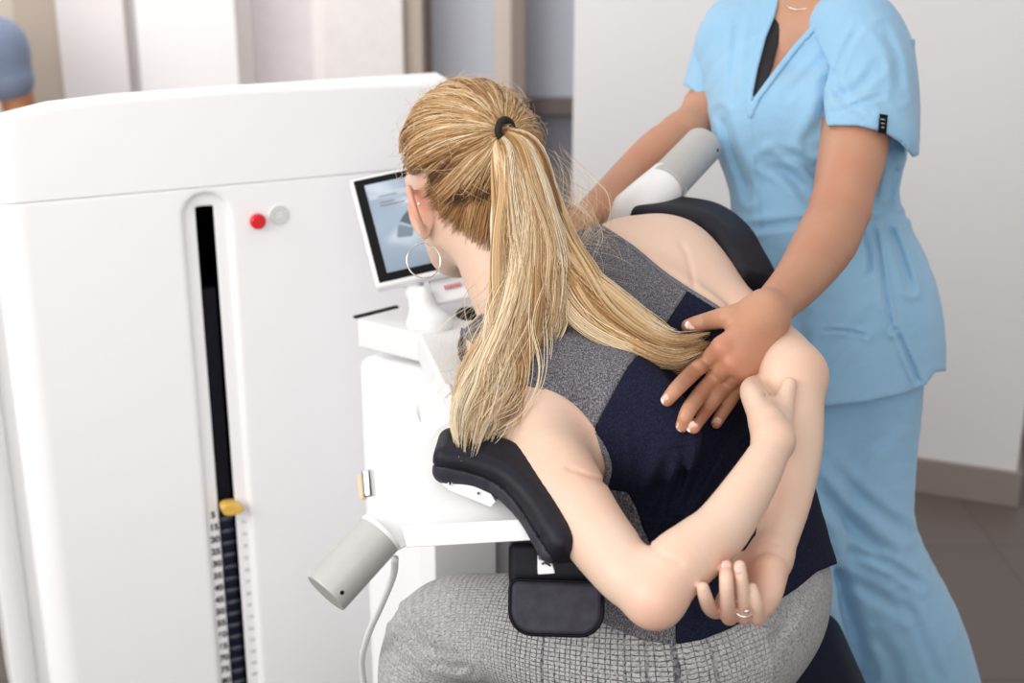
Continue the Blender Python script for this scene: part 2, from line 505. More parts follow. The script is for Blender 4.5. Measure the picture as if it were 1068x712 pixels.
def add_face(person, H, s=1.0):
    for sx in (-1, 1):
        o, _ = sdf_obj('eye', Group([(Ell(H(sx*.031, .072, -.004), np.array([.012]*3)*s), .001)]), M_EYE, .0025, person)
        tube('eyebrow', [H(sx*.048, .076, .018), H(sx*.033, .088, .024), H(sx*.016, .092, .019)], [.0015, .0025, .002], M_BROWN, person, 6, 4)
M_EYE = plain('eye_white', (225, 222, 218), .1)

# ================================================================== the seated woman
woman = thing('person', 'seated blonde woman with a ponytail, tank top and checked leggings, arms behind her back', 'person', tuple(P(745, 700, 1.72)))
HC = P(489, 187, 1.80)
h_it, HW, (hl, hf, hu) = head_items(HC, D(-.44, -.06, .89), D(-.19, .98, -.02), 1.04, -.012)
torso = Group([
    (L((585, 420, 1.62, 60), (640, 455, 1.64, 76), (690, 535, 1.645, 66), (700, 625, 1.68, 74)), .01),        # left side
    (L((690, 300, 1.83, 50), (728, 370, 1.78, 64), (762, 480, 1.73, 58), (764, 588, 1.72, 76)), .05),        # right side
    (L((610, 330, 1.76, 50), (668, 400, 1.715, 78), (722, 500, 1.69, 74), (745, 600, 1.72, 88)), .08),        # spine
    (L((548, 420, 1.60, 46), (600, 385, 1.68, 58), (655, 320, 1.77, 56), (692, 280, 1.82, 48)), .06),         # shoulder girdle
    (Ell(P(626, 432, 1.585), (.060, .030, .085), [D(.75, .65, .3), D(-.5, .2, -.84), D(.55, -.80, .1)]), .045),       # shoulder blades
    (Ell(P(700, 338, 1.71), (.050, .028, .075), [D(.75, .65, .3), D(-.5, .2, -.84), D(.55, -.80, .1)]), .045),
    (L((768, 640, 1.72, 62), (720, 690, 1.70, 62)), .06),
])
TR = (P(512, 222, 1.775), P(560, 300, 1.76), P(600, 345, 1.755))
neck = Limb([(TR[0], .055), (P(521, 267, 1.770), .056), (P(545, 312, 1.760), .060), (P(598, 352, 1.755), .070)])
trap = Group([(L((520, 355, 1.66, 34), (560, 330, 1.72, 44), (600, 300, 1.78, 40), (648, 268, 1.82, 36)), .04)])
# left arm (nearer the camera), elbow low, hand up behind the other elbow
larm = Group([
    (L((546, 459, 1.565, 54), (581, 501, 1.49, 44), (618, 553, 1.43, 37), (655, 598, 1.37, 34), (683, 620, 1.34, 29), sub=8), .004),
    (L((683, 620, 1.34, 29), (704, 592, 1.35, 35), (728, 572, 1.36, 33), (753, 550, 1.375, 30), (786, 502, 1.405, 25), (808, 461, 1.435, 19)), .016),
    (Ell(P(683, 628, 1.335), (.022, .02, .022)), .02),
])
# right arm (further), hand down across the left elbow, palm to the camera
rarm = Group([
    (L((685, 284, 1.82, 54), (728, 316, 1.775, 48), (775, 352, 1.70, 42), (812, 380, 1.62, 39), (826, 392, 1.585, 33), sub=8), .004),
    (L((826, 392, 1.585, 33), (827, 425, 1.565, 32), (827, 470, 1.53, 30), (820, 520, 1.485, 26), (810, 562, 1.44, 22), (804, 582, 1.42, 22)), .016),
    (Ell(P(836, 392, 1.585), (.022, .022, .022)), .02),
])
def on(f, px, py, r, lift=0., sink=.12):
    s = ST(f, px, py); s = 1.56 if s is None else s
    return (px, py, s-(1-sink+lift)*r*s/F, r)
RA = lambda q: rarm(q)
lhand = Group([
    (L((808, 461, 1.435, 19), (803, 442, 1.455, 16)), .004),
    (L((812, 456, 1.445, 13), on(RA, 816, 434, 11.5, .25), on(RA, 819, 416, 10, .05), on(RA, 823, 401, 7.8, -.05)), .012),      # thumb lying on the other arm
    (L((802, 455, 1.44, 16), (792, 428, 1.475, 14), (784, 411, 1.51, 12), (783, 403, 1.55, 9.5), (792, 398, 1.60, 9)), .014),   # index knuckle and finger going round behind
    (L((806, 455, 1.45, 14), (798, 432, 1.49, 13), (794, 418, 1.54, 11), (800, 412, 1.60, 9)), .012),
    (L((812, 460, 1.455, 14), (806, 440, 1.50, 12), (803, 430, 1.55, 10), (810, 428, 1.61, 8.5)), .012),
    (L((812, 466, 1.455, 13), (808, 452, 1.50, 10), (806, 446, 1.55, 9), (812, 444, 1.60, 8)), .012),
])
LA = lambda q: larm(q)
rhand = Group([
    (L((806, 575, 1.43, 21), (801, 600, 1.405, 19), (795, 620, 1.385, 16)), .004),                                # ulnar side, heel
    (L((798, 582, 1.43, 18), (785, 602, 1.415, 15), (775, 622, 1.40, 13)), .014),
    (L((795, 590, 1.43, 15), (772, 608, 1.425, 12), (758, 626, 1.41, 10.5)), .014),
    (L((802, 594, 1.395, 16), (802, 614, 1.378, 14), (795, 630, 1.375, 12)), .014),                               # hypothenar pad
    (L((790, 588, 1.42, 15), (768, 598, 1.43, 12)), .012),
    (L((758, 626, 1.41, 10.5), (748, 637, 1.38, 8.2), (740, 633, 1.345, 7.9), (735.5, 622, 1.325, 7.4), (733, 613, 1.32, 6.6)), .004),     # index
    (L((768, 624, 1.405, 11), (761, 643, 1.372, 9.2), (758.5, 630, 1.335, 7.9), (757.5, 606, 1.322, 7.4), on(LA, 757, 590, 6.8, .0)), .0015),   # middle
    (L((780, 624, 1.395, 11), (776.5, 643, 1.370, 8.4), (775.5, 628, 1.340, 7.3), (773.5, 606, 1.327, 6.9), (771.5, 590, 1.326, 6.2)), .0015),   # ring
    (L((792, 630, 1.385, 11), (791, 645, 1.366, 8.0), (790, 633, 1.342, 6.8), (787, 622, 1.336, 6.3), (784.5, 613, 1.336, 5.6)), .0015),    # little
    (L((790, 585, 1.435, 12), (772, 585, 1.455, 10), (757, 588, 1.46, 9), (745, 585, 1.465, 8)), .008),                # thumb behind the forearm
])
# legs: thighs out to the left of the picture, shins to the foot rest
lleg = L((740, 650, 1.68, 80), (680, 672, 1.66, 80), (596, 668, 1.68, 66), (520, 655, 1.72, 53), (470, 657, 1.74, 51), (446, 686, 1.755, 46), (441, 730, 1.77, 42), (448, 800, 1.83, 40), (466, 900, 1.95, 37), (478, 1010, 2.07, 30), sub=10)
rleg = L((766, 636, 1.79, 70), (735, 640, 1.90, 78), (650, 628, 2.02, 70), (585, 620, 2.10, 60), (565, 650, 2.13, 52), (568, 760, 2.2, 42), (575, 900, 2.35, 32))
legs = Group([(lleg, .01), (rleg, .02), (L((775, 612, 1.72, 74), (774, 638, 1.73, 62), (762, 664, 1.73, 62), (745, 690, 1.70, 62)), .05),
              (Ell(P(761, 638, 1.70), (.088, .090, .082)), .05)])
LS, RS = P(570, 470, 1.53), P(720, 295, 1.80)
def kshoulder(S):
    def k(p):
        d = np.sqrt(((p-S)**2).sum(1)); return .003+.045*np.clip(1-(d-.06)/.08, 0, 1)
    return k
ARM_L = [(470, 335), (520, 372), (552, 398), (592, 422), (616, 445), (631, 468), (637, 488), (633, 506)]
ARM_R = [(628, 234), (661, 256), (691, 281), (719, 300), (748, 318), (762, 330)]
TOP = smooth_poly(ARM_L[::-1], 3).tolist()[:-1] + [(476, 352), (500, 328), (540, 322), (590, 300), (603, 268), (600, 241)] + smooth_poly(ARM_R, 3).tolist() + \
      [(800, 300), (960, 380), (960, 590), (872, 588), (852, 596), (832, 613), (800, 634), (762, 655), (732, 667), (704, 672), (672, 668), (640, 655), (612, 640), (590, 600), (592, 530), (606, 512)]
def tor_f(p, m):
    px, py, t = proj(p)
    return torso(p, m)+.007*np.clip(-poly2(px, py, TOP)/12-.2, 0, 1)
torso_in = Fn(tor_f, torso.lo, torso.hi)
def kwrist(S, k0):
    def k(p):
        d = np.sqrt(((p-S)**2).sum(1)); return k0+.016*np.clip(1-(d-.012)/.02, 0, 1)
    return k
W_core = Group([(Group(h_it), .01), (neck, .03), (torso_in, .05), (trap, .05), (larm, kshoulder(LS)), (rarm, kshoulder(RS)), (lhand, kwrist(P(806, 455, 1.44), .004)), (rhand, kwrist(P(804, 580, 1.42), .0025)),
                (Fn(lambda p, m: legs(p, m)+.004, legs.lo, legs.hi), .03)])
CREASE = [([(586, 487), (602, 491), (620, 498), (638, 506)], 2.2, .0030, 1.62), ([(706, 246), (716, 264), (722, 286), (725, 312)], 3.2, .0018, 1.85), ([(664, 556), (682, 572), (700, 583), (716, 590)], 2.4, .0022, 1.45),
          ([(793, 408), (799, 414), (806, 412)], 2.2, .003, 1.55), ([(795, 560), (806, 566), (818, 568)], 2.2, .0012, 1.45)]
def w_f(p, m):
    d = W_core(p, m)
    px, py, t = proj(p)
    for pl, w, a, tm in CREASE:
        d = d+a*endtaper(px, py, pl, w*1.4)*np.exp(-(line2(px, py, pl)/w)**2)*(t < tm)
    return d
W_body = Fn(w_f, W_core.lo, W_core.hi)
def flush(V, spots):
    a = np.zeros(len(V))
    for c, r, w in spots: a = np.maximum(a, w*np.exp(-((V-c)**2).sum(1)/r**2))
    return a
EAR = HW(.088, -.014, -.02)
body, V = sdf_obj('body', W_body, SK_W, .0024, woman)
set_attr(body, 'flush', flush(V, [(EAR, .03, .85), (P(683, 640, 1.32), .025, .28), (P(775, 605, 1.40), .040, .55), (P(755, 640, 1.36), .035, .45), (P(735, 615, 1.37), .012, .6), (P(757, 587, 1.34), .01, .5), (P(771, 587, 1.34), .01, .5), (P(600, 500, 1.45), .04, .15), (P(735, 320, 1.73), .04, .15), (P(800, 420, 1.42), .03, .2), (P(845, 375, 1.56), .025, .2)]))
add_face(woman, HW, 1.04)
# ---- clothes
pelv = Group([(Fn(lambda p, m: torso(p, m)-.001, torso.lo, torso.hi), .01), (legs, .04)])
waist = Group([(torso, .01), (trap, .05), (neck, .02), (Fn(lambda p, m: pelv(p, m)-.004, legs.lo, legs.hi), .03)])
BACK = D(.15, .1, -1)
def top_fold(px, py, t, s):
    folds = [([(690, 470), (665, 520), (660, 560)], 7, .0035), ([(705, 480), (690, 540), (672, 590)], 6, .004), ([(728, 455), (716, 505), (698, 565)], 6, .004), ([(775, 440), (738, 500), (702, 560)], 5, .004),
             ([(760, 470), (725, 530), (690, 570)], 6, .003), ([(790, 500), (740, 560), (700, 590)], 6, .003), ([(650, 440), (655, 480), (650, 520)], 6, .003),
             ([(700, 600), (760, 590), (800, 560)], 7, .003), ([(715, 640), (770, 620), (830, 570)], 6, .003)]
    d = np.zeros(len(px))
    for pl, w, a in folds:
        q = line2(px, py, pl); a = a*endtaper(px, py, pl, w); d += a*np.exp(-(q/w)**2)-a*.6*np.exp(-((q-w*1.6)/w)**2)
    return np.maximum(d, -.0035)
def cloth(base, off, poly, extra=None, rnd=.0015):
    def f(p, m):
        d = base(p, m)-off
        px, py, t = proj(p); s = t/F
        if extra is not None: d = d-extra(px, py, t, s)
        return smin_max(d, poly2(px, py, poly)*s, rnd)
    return f
def smin_max(a, b, k): return -smin(-a, -b, k)
def cut(f, poly, sgn=1):
    def g(p, m):
        px, py, t = proj(p); return smin_max(f(p, m), sgn*poly2(px, py, poly)*t/F, .001)
    return g
top = thing('tank_top', None, None); top.parent = woman
YOKE = [(400, 200), (720, 200), (735, 282), (718, 302), (697, 335), (672, 362), (655, 383), (640, 410), (625, 438), (612, 460), (560, 470), (400, 400)]
SIDE = [(600, 505), (655, 513), (664, 530), (670, 548), (683, 578), (698, 612), (705, 640), (705, 690), (560, 720), (480, 560)]
lo, hi = torso.lo-.03, torso.hi+.03
NAVY = cut(cut(cloth(waist, .0075, TOP, top_fold), YOKE, -1), SIDE, -1)
o, _ = sdf_obj('navy_panel', Fn(NAVY, lo, hi), M_NAVY, .0034, top, 'navy back panel', slack=.006)
o, _ = sdf_obj('yoke', Fn(cut(cloth(waist, .0072, TOP), YOKE), lo, hi), M_GREY, .0034, top, 'grey melange yoke')
o, _ = sdf_obj('side_panel', Fn(cut(cloth(waist, .0067, TOP, top_fold), SIDE), lo, hi), M_GREY, .0034, top, 'grey melange side panel')
def band(pl, w):
    pl = smooth_poly(pl, 3).tolist()
    def f(p, m):
        d0 = waist(p, m); d = np.maximum(d0-.0084, -.004-d0); px, py, t = proj(p)
        return smin_max(d, (line2(px, py, pl)-w)*t/F, .0012)
    return f
for nm, pl, w, a, b in (('armhole_binding', [(x-2 if i > 3 else x, y+2 if i < 5 else y) for i, (x, y) in enumerate(ARM_L)], 3.6, P(470, 520, 1.75), P(650, 330, 1.4)), ('armhole_binding', [(x-1, y+2) for x, y in ARM_R], 2.2, P(615, 340, 2.0), P(770, 225, 1.6)), ('neckline_binding', [(603, 241), (606, 258), (608, 272), (596, 300)], 3.0, P(585, 310, 1.95), P(625, 225, 1.65))):
    sdf_obj(nm, Fn(band(pl, w), np.minimum(a, b), np.maximum(a, b)), M_GREYB, .0025, top, pad=.01)
def leg_fold(px, py, t, s):
    d = np.zeros(len(px))
    for pl, w, a in [([(412, 640), (440, 672), (480, 690)], 7, .006), ([(420, 665), (450, 690), (490, 700)], 6, .005), ([(640, 640), (660, 680), (690, 712)], 9, .003), ([(840, 610), (800, 680)], 9, .0025)]:
        q = line2(px, py, pl); a = a*endtaper(px, py, pl, w); d += a*.7*np.exp(-((q-w*1.5)/w)**2)-a*np.exp(-(q/w)**2)
    return d
HEMC = [(380, 560), (600, 560), (950, 560), (950, 1200), (380, 1200)]
def leg_f(p, m):
    px, py, t = proj(p); s = t/F
    d = pelv(p, m)-.0045-leg_fold(px, py, t, s)
    wz = .74+.0*p[:, 0]
    d = smin_max(d, p[:, 2]-.80, .004)
    return smin_max(d, .16-p[:, 2], .004)
lg, V = sdf_obj('leggings', Fn(leg_f, pelv.lo, pelv.hi), M_LEG, .0036, woman)
A = lleg.A[:, :3]
seg = np.linalg.norm(np.diff(A, axis=0), axis=1); cum = np.concatenate([[0], np.cumsum(seg)])
best = np.full(len(V), 1e9); uu = np.zeros(len(V)); vv = np.zeros(len(V))
for i in range(len(A)-1):
    ab = A[i+1]-A[i]; h = ((V-A[i])@ab)/(ab@ab); hc = np.clip(h, 0 if i else -3, 1)
    q = V-A[i]-hc[:, None]*ab; dd = (q**2).sum(1); T = nrm(ab); n1 = nrm(np.array([0, 0, 1.])-T*T[2]); n2 = np.cross(T, n1)
    ang = np.arctan2(q@n2, q@n1)*.085
    mk = dd < best; best[mk] = dd[mk]; uu[mk] = (cum[i]+hc*seg[i])[mk]; vv[mk] = ang[mk]
px, py, t = proj(V)
zone = np.clip((px-470)/70, 0, 1)*np.clip((830-px)/120, 0, 1)
# the weave turns round the hip where the thigh meets the seat
set_attr(lg, 'weave', np.stack([uu, vv, .25+.75*zone], 1))
for (a, b, t) in ((478, 1010, 2.07), (575, 900, 2.35)):
    c = P(a, b, t); 
    sdf_obj('shoe', Group([(Limb([(c+[0, 0, -.02], .036), (c+[-.06, .0, -.045], .036), (c+[-.15, .0, -.055], .030), (c+[-.19, 0, -.058], .026)]), .01)]), M_SHOE, .005, woman)
# ---- jewellery, nails
EL = HW(.080, -.004, -.074)
torus('hoop_earring', EL+D(-.05, -1, -.1)*.0215, D(.25, .05, -1), .0225, .0010, M_SILVER, woman, 'large thin silver hoop earring')
o, _ = sdf_obj('ear_stud', Group([(Ell(P(437, 213, 1.69), (.0022,)*3), .001)]), M_SILVER, .0008, woman)
fr = torus('finger_ring', P(776, 633, 1.350), D(-.02, .5, -.86), .0100, .0012, M_SILVER, woman, 'thin silver ring')
sdf_obj('ring_stone', Group([(Ell(P(779, 637, 1.334), (.003, .002, .002)), .001)]), M_SILVER, .0008, fr, pad=.004)
def nail(px, py, t, ang, rw, rl, nrmv, parent, tip=False, shift=0.0):
    """small curved oval plate on a fingertip; ang = picture angle of the finger direction"""
    d0 = D(math.cos(ang), math.sin(ang), 0); n = nrm(nrmv); d = nrm(d0-n*(d0@n)); w = np.cross(n, d)
    c = P(px, py, t); rows = []
    bm = bmesh.new(); nu, nv = 8, 7
    g = [[None]*(nv+1) for _ in range(nu+1)]
    for i in range(nu+1):
        for j in range(nv+1):
            a = i/nu*2-1; b = j/nv*2-1
            ww = rw*math.sqrt(max(0, 1-.75*abs(a)**3))
            g[i][j] = bm.verts.new(tuple(c+d*a*rl+w*b*ww-n*(b*b*rw*.35+a*a*rl*.08)))
    for i in range(nu):
        for j in range(nv): bm.faces.new((g[i][j], g[i+1][j], g[i+1][j+1], g[i][j+1]))
    o = bm_obj('fingernail', bm, M_NAIL, parent, True)
    o.data.materials.append(M_TIP)
    if tip:
        for k, p in enumerate(o.data.polygons):
            if k//nv >= nu-2: p.material_index = 1
    m = o.modifiers.new('thick', 'SOLIDIFY'); m.thickness = .0006; m.offset = 0
    return o
nail(757.5, 591, ST(lambda q: rhand(q), 757.5, 591)-.0004, math.radians(92), .0052, .0062, D(-.1, .25, -1), woman)
nail(771, 592, ST(lambda q: rhand(q), 771, 592)-.0004, math.radians(95), .0048, .0055, D(.0, .25, -1), woman)

# ================================================================== her hair
def strands(name, paths, radii, tones, mat, parent, sides=3, label=None):
    """paths (S,n,3) -> one mesh of tapered strands; tone attribute per point"""
    S, n, _ = paths.shape
    T = np.gradient(paths, axis=1); T /= np.linalg.norm(T, axis=2)[..., None]+1e-9
    ref = np.broadcast_to(FWD, T.shape); u = np.cross(T, ref); u /= np.linalg.norm(u, axis=2)[..., None]+1e-6; w = np.cross(T, u)
    an = np.arange(sides)*2*math.pi/sides+.5
    V = paths[:, :, None, :]+radii[..., None, None]*(np.cos(an)[None, None, :, None]*u[:, :, None, :]+np.sin(an)[None, None, :, None]*w[:, :, None, :])
    idx = np.arange(S*n*sides).reshape(S, n, sides)
    a = idx[:, :-1, :]; b = np.roll(a, -1, 2); c = idx[:, 1:, :]; d = np.roll(c, -1, 2)
    Q = np.stack([a, b, d, c], -1).reshape(-1, 4)
    o = mesh_obj(name, V.reshape(-1, 3), Q, mat, parent, True, label)
    set_attr(o, 'tone', np.repeat(tones[..., None], sides, 2).ravel())
    return o
hair = thing('hair', None, None); hair.parent = woman; hair['label'] = 'long blonde hair in a high ponytail'
SKC = HW(0, -.014, .018); SKR = np.array([.0850, .1020, .0985])*1.04; hax = np.array([hl, hf, hu])
def to_sph(p): return ((p-SKC)@hax.T)/SKR
def from_sph(d): return SKC+(d*SKR)@hax
TIEP = P(521, 141, 1.70); TD = to_sph(TIEP); TD = TD/np.linalg.norm(TD)
TIEP = from_sph(TD*1.03)
def inhair(d, j=0):
    x, y, z = d[..., 0], d[..., 1], d[..., 2]
    face = (y > .55+.25*np.abs(z)+j) & (z < .62+j)
    temple = (y > .18+j+.35*z) & (z < .30) 
    low = z < -.66+.22*np.clip(y+.55, 0, 2)*1.2+j+.12*np.abs(x)
    ear = ((np.abs(x) > .6) & (y > -.26+j) & (z < -.04+j))
    return ~(face | low | temple | ear)
# scalp cover
NU, NV = 160, 100
th = np.linspace(0, 2*math.pi, NU, endpoint=False); ph = np.linspace(.02, math.pi-.02, NV)
dirs = np.stack([np.sin(ph)[:, None]*np.cos(th), np.sin(ph)[:, None]*np.sin(th), np.cos(ph)[:, None]*np.ones(NU)], -1)
def hairf(p, m):
    q = to_sph(p); r = np.linalg.norm(q, axis=1)+1e-9; d = q/r[:, None]
    e = (r-1.0)*.088
    x, y, z = d.T
    msk = np.maximum.reduce([np.minimum(y-(.55+.25*np.abs(z)), .62-z), np.minimum(y-(.18+.35*z), .30-z),
                             (-.66+.22*np.clip(y+.55, 0, 2)*1.2+.12*np.abs(x))-z, np.minimum.reduce([np.abs(x)-.6, y+.26, -.04-z])])
    return smin_max(e, msk*.085, .012)
capo, V = sdf_obj('scalp_hair', Fn(hairf, SKC-.12, SKC+.12), M_HAIR, .003, hair)
q = to_sph(V); set_attr(capo, 'tone', np.clip(.17+.08*np.sin(q[:, 0]*40)+.05*q[:, 2], 0, 1))
def slerp(a, b, t):
    om = np.arccos(np.clip((a*b).sum(-1), -1, 1))[:, None, None]; t = t[None, :, None]
    return (np.sin((1-t)*om)*a[:, None]+np.sin(t*om)*b[:, None])/np.sin(om)
def scalp(nroot, npt=16, seed=1, lift=.01):
    r = np.random.default_rng(seed)
    d = r.normal(size=(nroot*6, 3)); d /= np.linalg.norm(d, axis=1)[:, None]
    keep = inhair(d) & ((d@TD) < .97)
    # favour the hairline so locks run the whole way
    d = d[keep][:nroot]
    t = np.linspace(0, 1, npt)
    B = slerp(d, np.broadcast_to(TD, d.shape), t)
    # clumps: neighbours in root direction share an offset
    fr = d@np.array([[7.3, 2.1, -4.4], [-3.1, 8.2, 2.7], [4.6, -2.3, 7.9]])
    ph1 = np.sin(fr[:, 0]*1.7+2*np.sin(fr[:, 1])); ph2 = np.sin(fr[:, 1]*2.3+np.sin(fr[:, 2]*1.5)); ph3 = np.sin(fr[:, 2]*3.1+ph1)
    side = np.cross(B, np.broadcast_to(TD, B.shape)); side /= np.linalg.norm(side, axis=2)[..., None]+1e-6
    env = np.sin(t*math.pi)**.8
    rad = 1.0+.022+env[None, :]*(.035+.030*ph1[:, None]+.022*ph3[:, None]*np.sin(t*5+3*ph2[:, None]))+r.uniform(-.02, .018, (len(d), 1))
    lat = env[None, :]*(.05*ph2[:, None]*np.sin(t*4)[None]+.02*r.normal(size=(len(d), 1))*np.sin(t*math.pi)[None])
    Bq = B*rad[..., None]+side*lat[..., None]
    W = SKC+(Bq*SKR)@hax
    conv = (t**6)[None, :, None]
    W = W*(1-conv)+(TIEP+r.normal(size=(len(d), 1, 3))*.004)*conv
    upz = d[:, 2]
    tone = .37+.19*ph1+.14*ph3+r.normal(size=len(d))*.14+.10*(-d[:, 0]*-1)*0
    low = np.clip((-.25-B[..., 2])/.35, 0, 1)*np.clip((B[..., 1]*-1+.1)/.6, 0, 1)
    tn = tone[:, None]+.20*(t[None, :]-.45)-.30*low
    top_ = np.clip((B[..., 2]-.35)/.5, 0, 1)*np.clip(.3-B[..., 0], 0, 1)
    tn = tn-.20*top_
    return W, np.clip(tn, 0, 1)
W, tn = scalp(8500)
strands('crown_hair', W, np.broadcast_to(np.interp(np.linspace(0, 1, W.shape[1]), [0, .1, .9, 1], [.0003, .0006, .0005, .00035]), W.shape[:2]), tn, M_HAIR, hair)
def bundle(secs, n, npt, seed, thick=.6, t0=(0, .05), t1=(.82, 1.0), tone=(.5, .25), rad=.00045, nclump=55, wave=.18, tipflare=0):
    """strands flowing through cross-sections (px,py,t,halfwidth_px)"""
    r = np.random.default_rng(seed)
    A = np.array([[*P(a, b, t), w*t/F] for a, b, t, w in secs]); S = catmull(A, 12); m = len(S)
    C = S[:, :3]; T = np.gradient(C, axis=0); T /= np.linalg.norm(T, axis=1)[:, None]
    w = np.cross(T, FWD); w /= np.linalg.norm(w, axis=1)[:, None]; dd = np.cross(w, T)
    cc = r.uniform(-1, 1, (nclump, 2)); ctone = r.normal(size=nclump); cph = r.uniform(0, 6.28, (nclump, 3)); cend = r.uniform(-.12, .0, nclump)
    ci = r.integers(0, nclump, n)
    sp = r.normal(size=(n, 2))*.15
    ab = np.clip(cc[ci]+sp, -1.1, 1.1)
    rr = np.sqrt((ab**2).sum(1)); ab = ab/np.maximum(rr, 1)[:, None]
    s0 = r.uniform(*t0, n); s1 = np.clip(r.uniform(*t1, n)+cend[ci], .3, 1)
    q = np.linspace(0, 1, npt)[None, :]; s = s0[:, None]+(s1-s0)[:, None]*q
    fi = s*(m-1); i0 = np.clip(fi.astype(int), 0, m-2); fr = (fi-i0)[..., None]
    g = lambda X: X[i0]*(1-fr)+X[i0+1]*fr
    Cq, wq, dq = g(C), g(w), g(dd); hw = g(S[:, 3:4])[..., 0]
    la = ab[:, :1]+wave*np.sin(s*7+cph[ci, 0:1])*np.clip(s*3, 0, 1)+.06*np.sin(s*17+cph[ci, 1:2])+.05*r.normal(size=(n, 1))*s
    de = ab[:, 1:2]+.15*np.sin(s*6+cph[ci, 2:3])
    pts = Cq+wq*(la*hw)[..., None]+dq*(de*hw*thick)[..., None]
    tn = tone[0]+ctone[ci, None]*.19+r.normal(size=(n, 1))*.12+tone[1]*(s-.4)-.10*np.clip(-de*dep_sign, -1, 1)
    rad_ = rad*r.uniform(.7, 1.2, (n, 1))*np.interp(q, [0, .1, .85, 1], [.8, 1, .9, .3])
    return pts, rad_*np.ones_like(s), np.clip(tn, 0, 1)
dep_sign = 1.0
def pony(secs, **kw):
    p, r, tn = bundle(secs, **kw); return p, r, tn
parts = [pony([(521, 140, 1.692, 6), (531, 165, 1.665, 17), (542, 215, 1.64, 26), (541, 285, 1.60, 29), (531, 348, 1.565, 27), (510, 400, 1.53, 28), (491, 438, 1.49, 20), (486, 482, 1.445, 7)], n=3400, npt=34, seed=11, tone=(.72, .22), t1=(.72, 1.0)),  # pale tone also carries some of the ponytail's shine in its colour
         pony([(523, 138, 1.692, 5), (546, 160, 1.665, 15), (560, 215, 1.65, 19), (566, 280, 1.62, 25), (554, 345, 1.585, 22), (536, 395, 1.545, 16), (516, 435, 1.50, 10), (508, 462, 1.475, 5)], n=1000, npt=34, seed=12, tone=(.70, .2)),
         pony([(523, 137, 1.692, 6), (548, 158, 1.67, 16), (563, 215, 1.65, 22), (580, 272, 1.62, 29), (612, 318, 1.60, 33), (658, 352, 1.585, 29), (700, 368, 1.59, 22), (742, 358, 1.605, 13)], n=3600, npt=34, seed=13, tone=(.68, -.08), t1=(.9, 1)),
         pony([(523, 139, 1.69, 5), (538, 160, 1.66, 16), (551, 220, 1.63, 25), (557, 285, 1.60, 35), (566, 335, 1.585, 26), (556, 375, 1.57, 10)], n=1300, npt=30, seed=14, tone=(.78, .2), t1=(.7, 1)),
         pony([(560, 250, 1.61, 18), (540, 330, 1.57, 32), (530, 390, 1.535, 32), (508, 430, 1.50, 28), (495, 462, 1.47, 16)], n=260, npt=26, seed=15, tone=(.8, .1), t0=(0, .3), wave=.35, rad=.0005)]
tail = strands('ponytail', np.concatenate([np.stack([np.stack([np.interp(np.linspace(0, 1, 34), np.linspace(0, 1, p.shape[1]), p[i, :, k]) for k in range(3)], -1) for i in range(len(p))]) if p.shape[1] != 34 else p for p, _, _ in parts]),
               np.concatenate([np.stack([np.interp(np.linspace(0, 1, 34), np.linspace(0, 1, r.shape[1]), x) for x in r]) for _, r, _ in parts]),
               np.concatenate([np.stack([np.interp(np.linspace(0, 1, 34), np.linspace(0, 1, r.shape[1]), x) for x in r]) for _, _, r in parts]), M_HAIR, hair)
# short hair of the nape, combed up to the tie over the back of the neck
gx, gy = np.arange(396, 612, 6.), np.arange(110, 312, 6.)
HB = Group([(Group(h_it), .01), (neck, .03)])
tsm = np.arange(1.58, 1.90, .002); G_ = np.full((len(gx), len(gy)), 1.80)
for i_, a_ in enumerate(gx):
    pp = np.array([P(a_, b_, t_) for b_ in gy for t_ in tsm]); dv = HB(pp).reshape(len(gy), -1) < 0
    hit = dv.any(1); G_[i_, hit] = tsm[dv.argmax(1)][hit]
def gsurf(x, y):
    fx = np.clip((x-gx[0])/6, 0, len(gx)-1.001); fy = np.clip((y-gy[0])/6, 0, len(gy)-1.001); i_ = fx.astype(int); j_ = fy.astype(int); a_ = fx-i_; b_ = fy-j_
    return G_[i_, j_]*(1-a_)*(1-b_)+G_[i_+1, j_]*a_*(1-b_)+G_[i_, j_+1]*(1-a_)*b_+G_[i_+1, j_+1]*a_*b_
rn = np.random.default_rng(77); nn_ = 3600
hl_ = catmull(np.array([(440, 196), (449, 214), (462, 232), (484, 248), (508, 262), (530, 270), (552, 262), (570, 240), (576, 215)], float), 10)
k_ = rn.integers(0, len(hl_), nn_); rt = hl_[k_]+rn.normal(size=(nn_, 2))*2.5; up_ = rn.uniform(0, .55, nn_)[:, None]**1.3
tp_ = np.array([521., 143.]); rt = rt*(1-up_)+tp_*up_
q_ = np.linspace(0, 1, 14); xy = rt[:, None, :]*(1-q_[None, :, None])+tp_*q_[None, :, None]
bow = (np.sin(k_*.37)*4+rn.normal(size=nn_)*2.2)[:, None]*np.sin(q_*math.pi)[None]
x_ = xy[..., 0]+bow; y_ = xy[..., 1]+bow*.3; tt_ = gsurf(x_, y_)-.004-(.012+.004*np.sin(k_*.5)[:, None])*np.sin(np.clip(q_*1.1, 0, 1)*math.pi*.5)[None]**1.0
W2 = CAM+tt_[..., None]*(FWD+RGT*((x_-534)/F)[..., None]+UPC*((356-y_)/F)[..., None])
conv = (q_**5)[None, :, None]; W2 = W2*(1-conv)+(TIEP+rn.normal(size=(nn_, 1, 3))*.003)*conv
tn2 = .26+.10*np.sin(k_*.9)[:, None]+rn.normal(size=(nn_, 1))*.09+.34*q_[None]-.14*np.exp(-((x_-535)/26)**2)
strands('nape_hair', W2, np.broadcast_to(np.interp(q_, [0, .2, 1], [.00022, .0005, .0004]), W2.shape[:2]), np.clip(tn2, 0, 1), M_HAIR, hair)
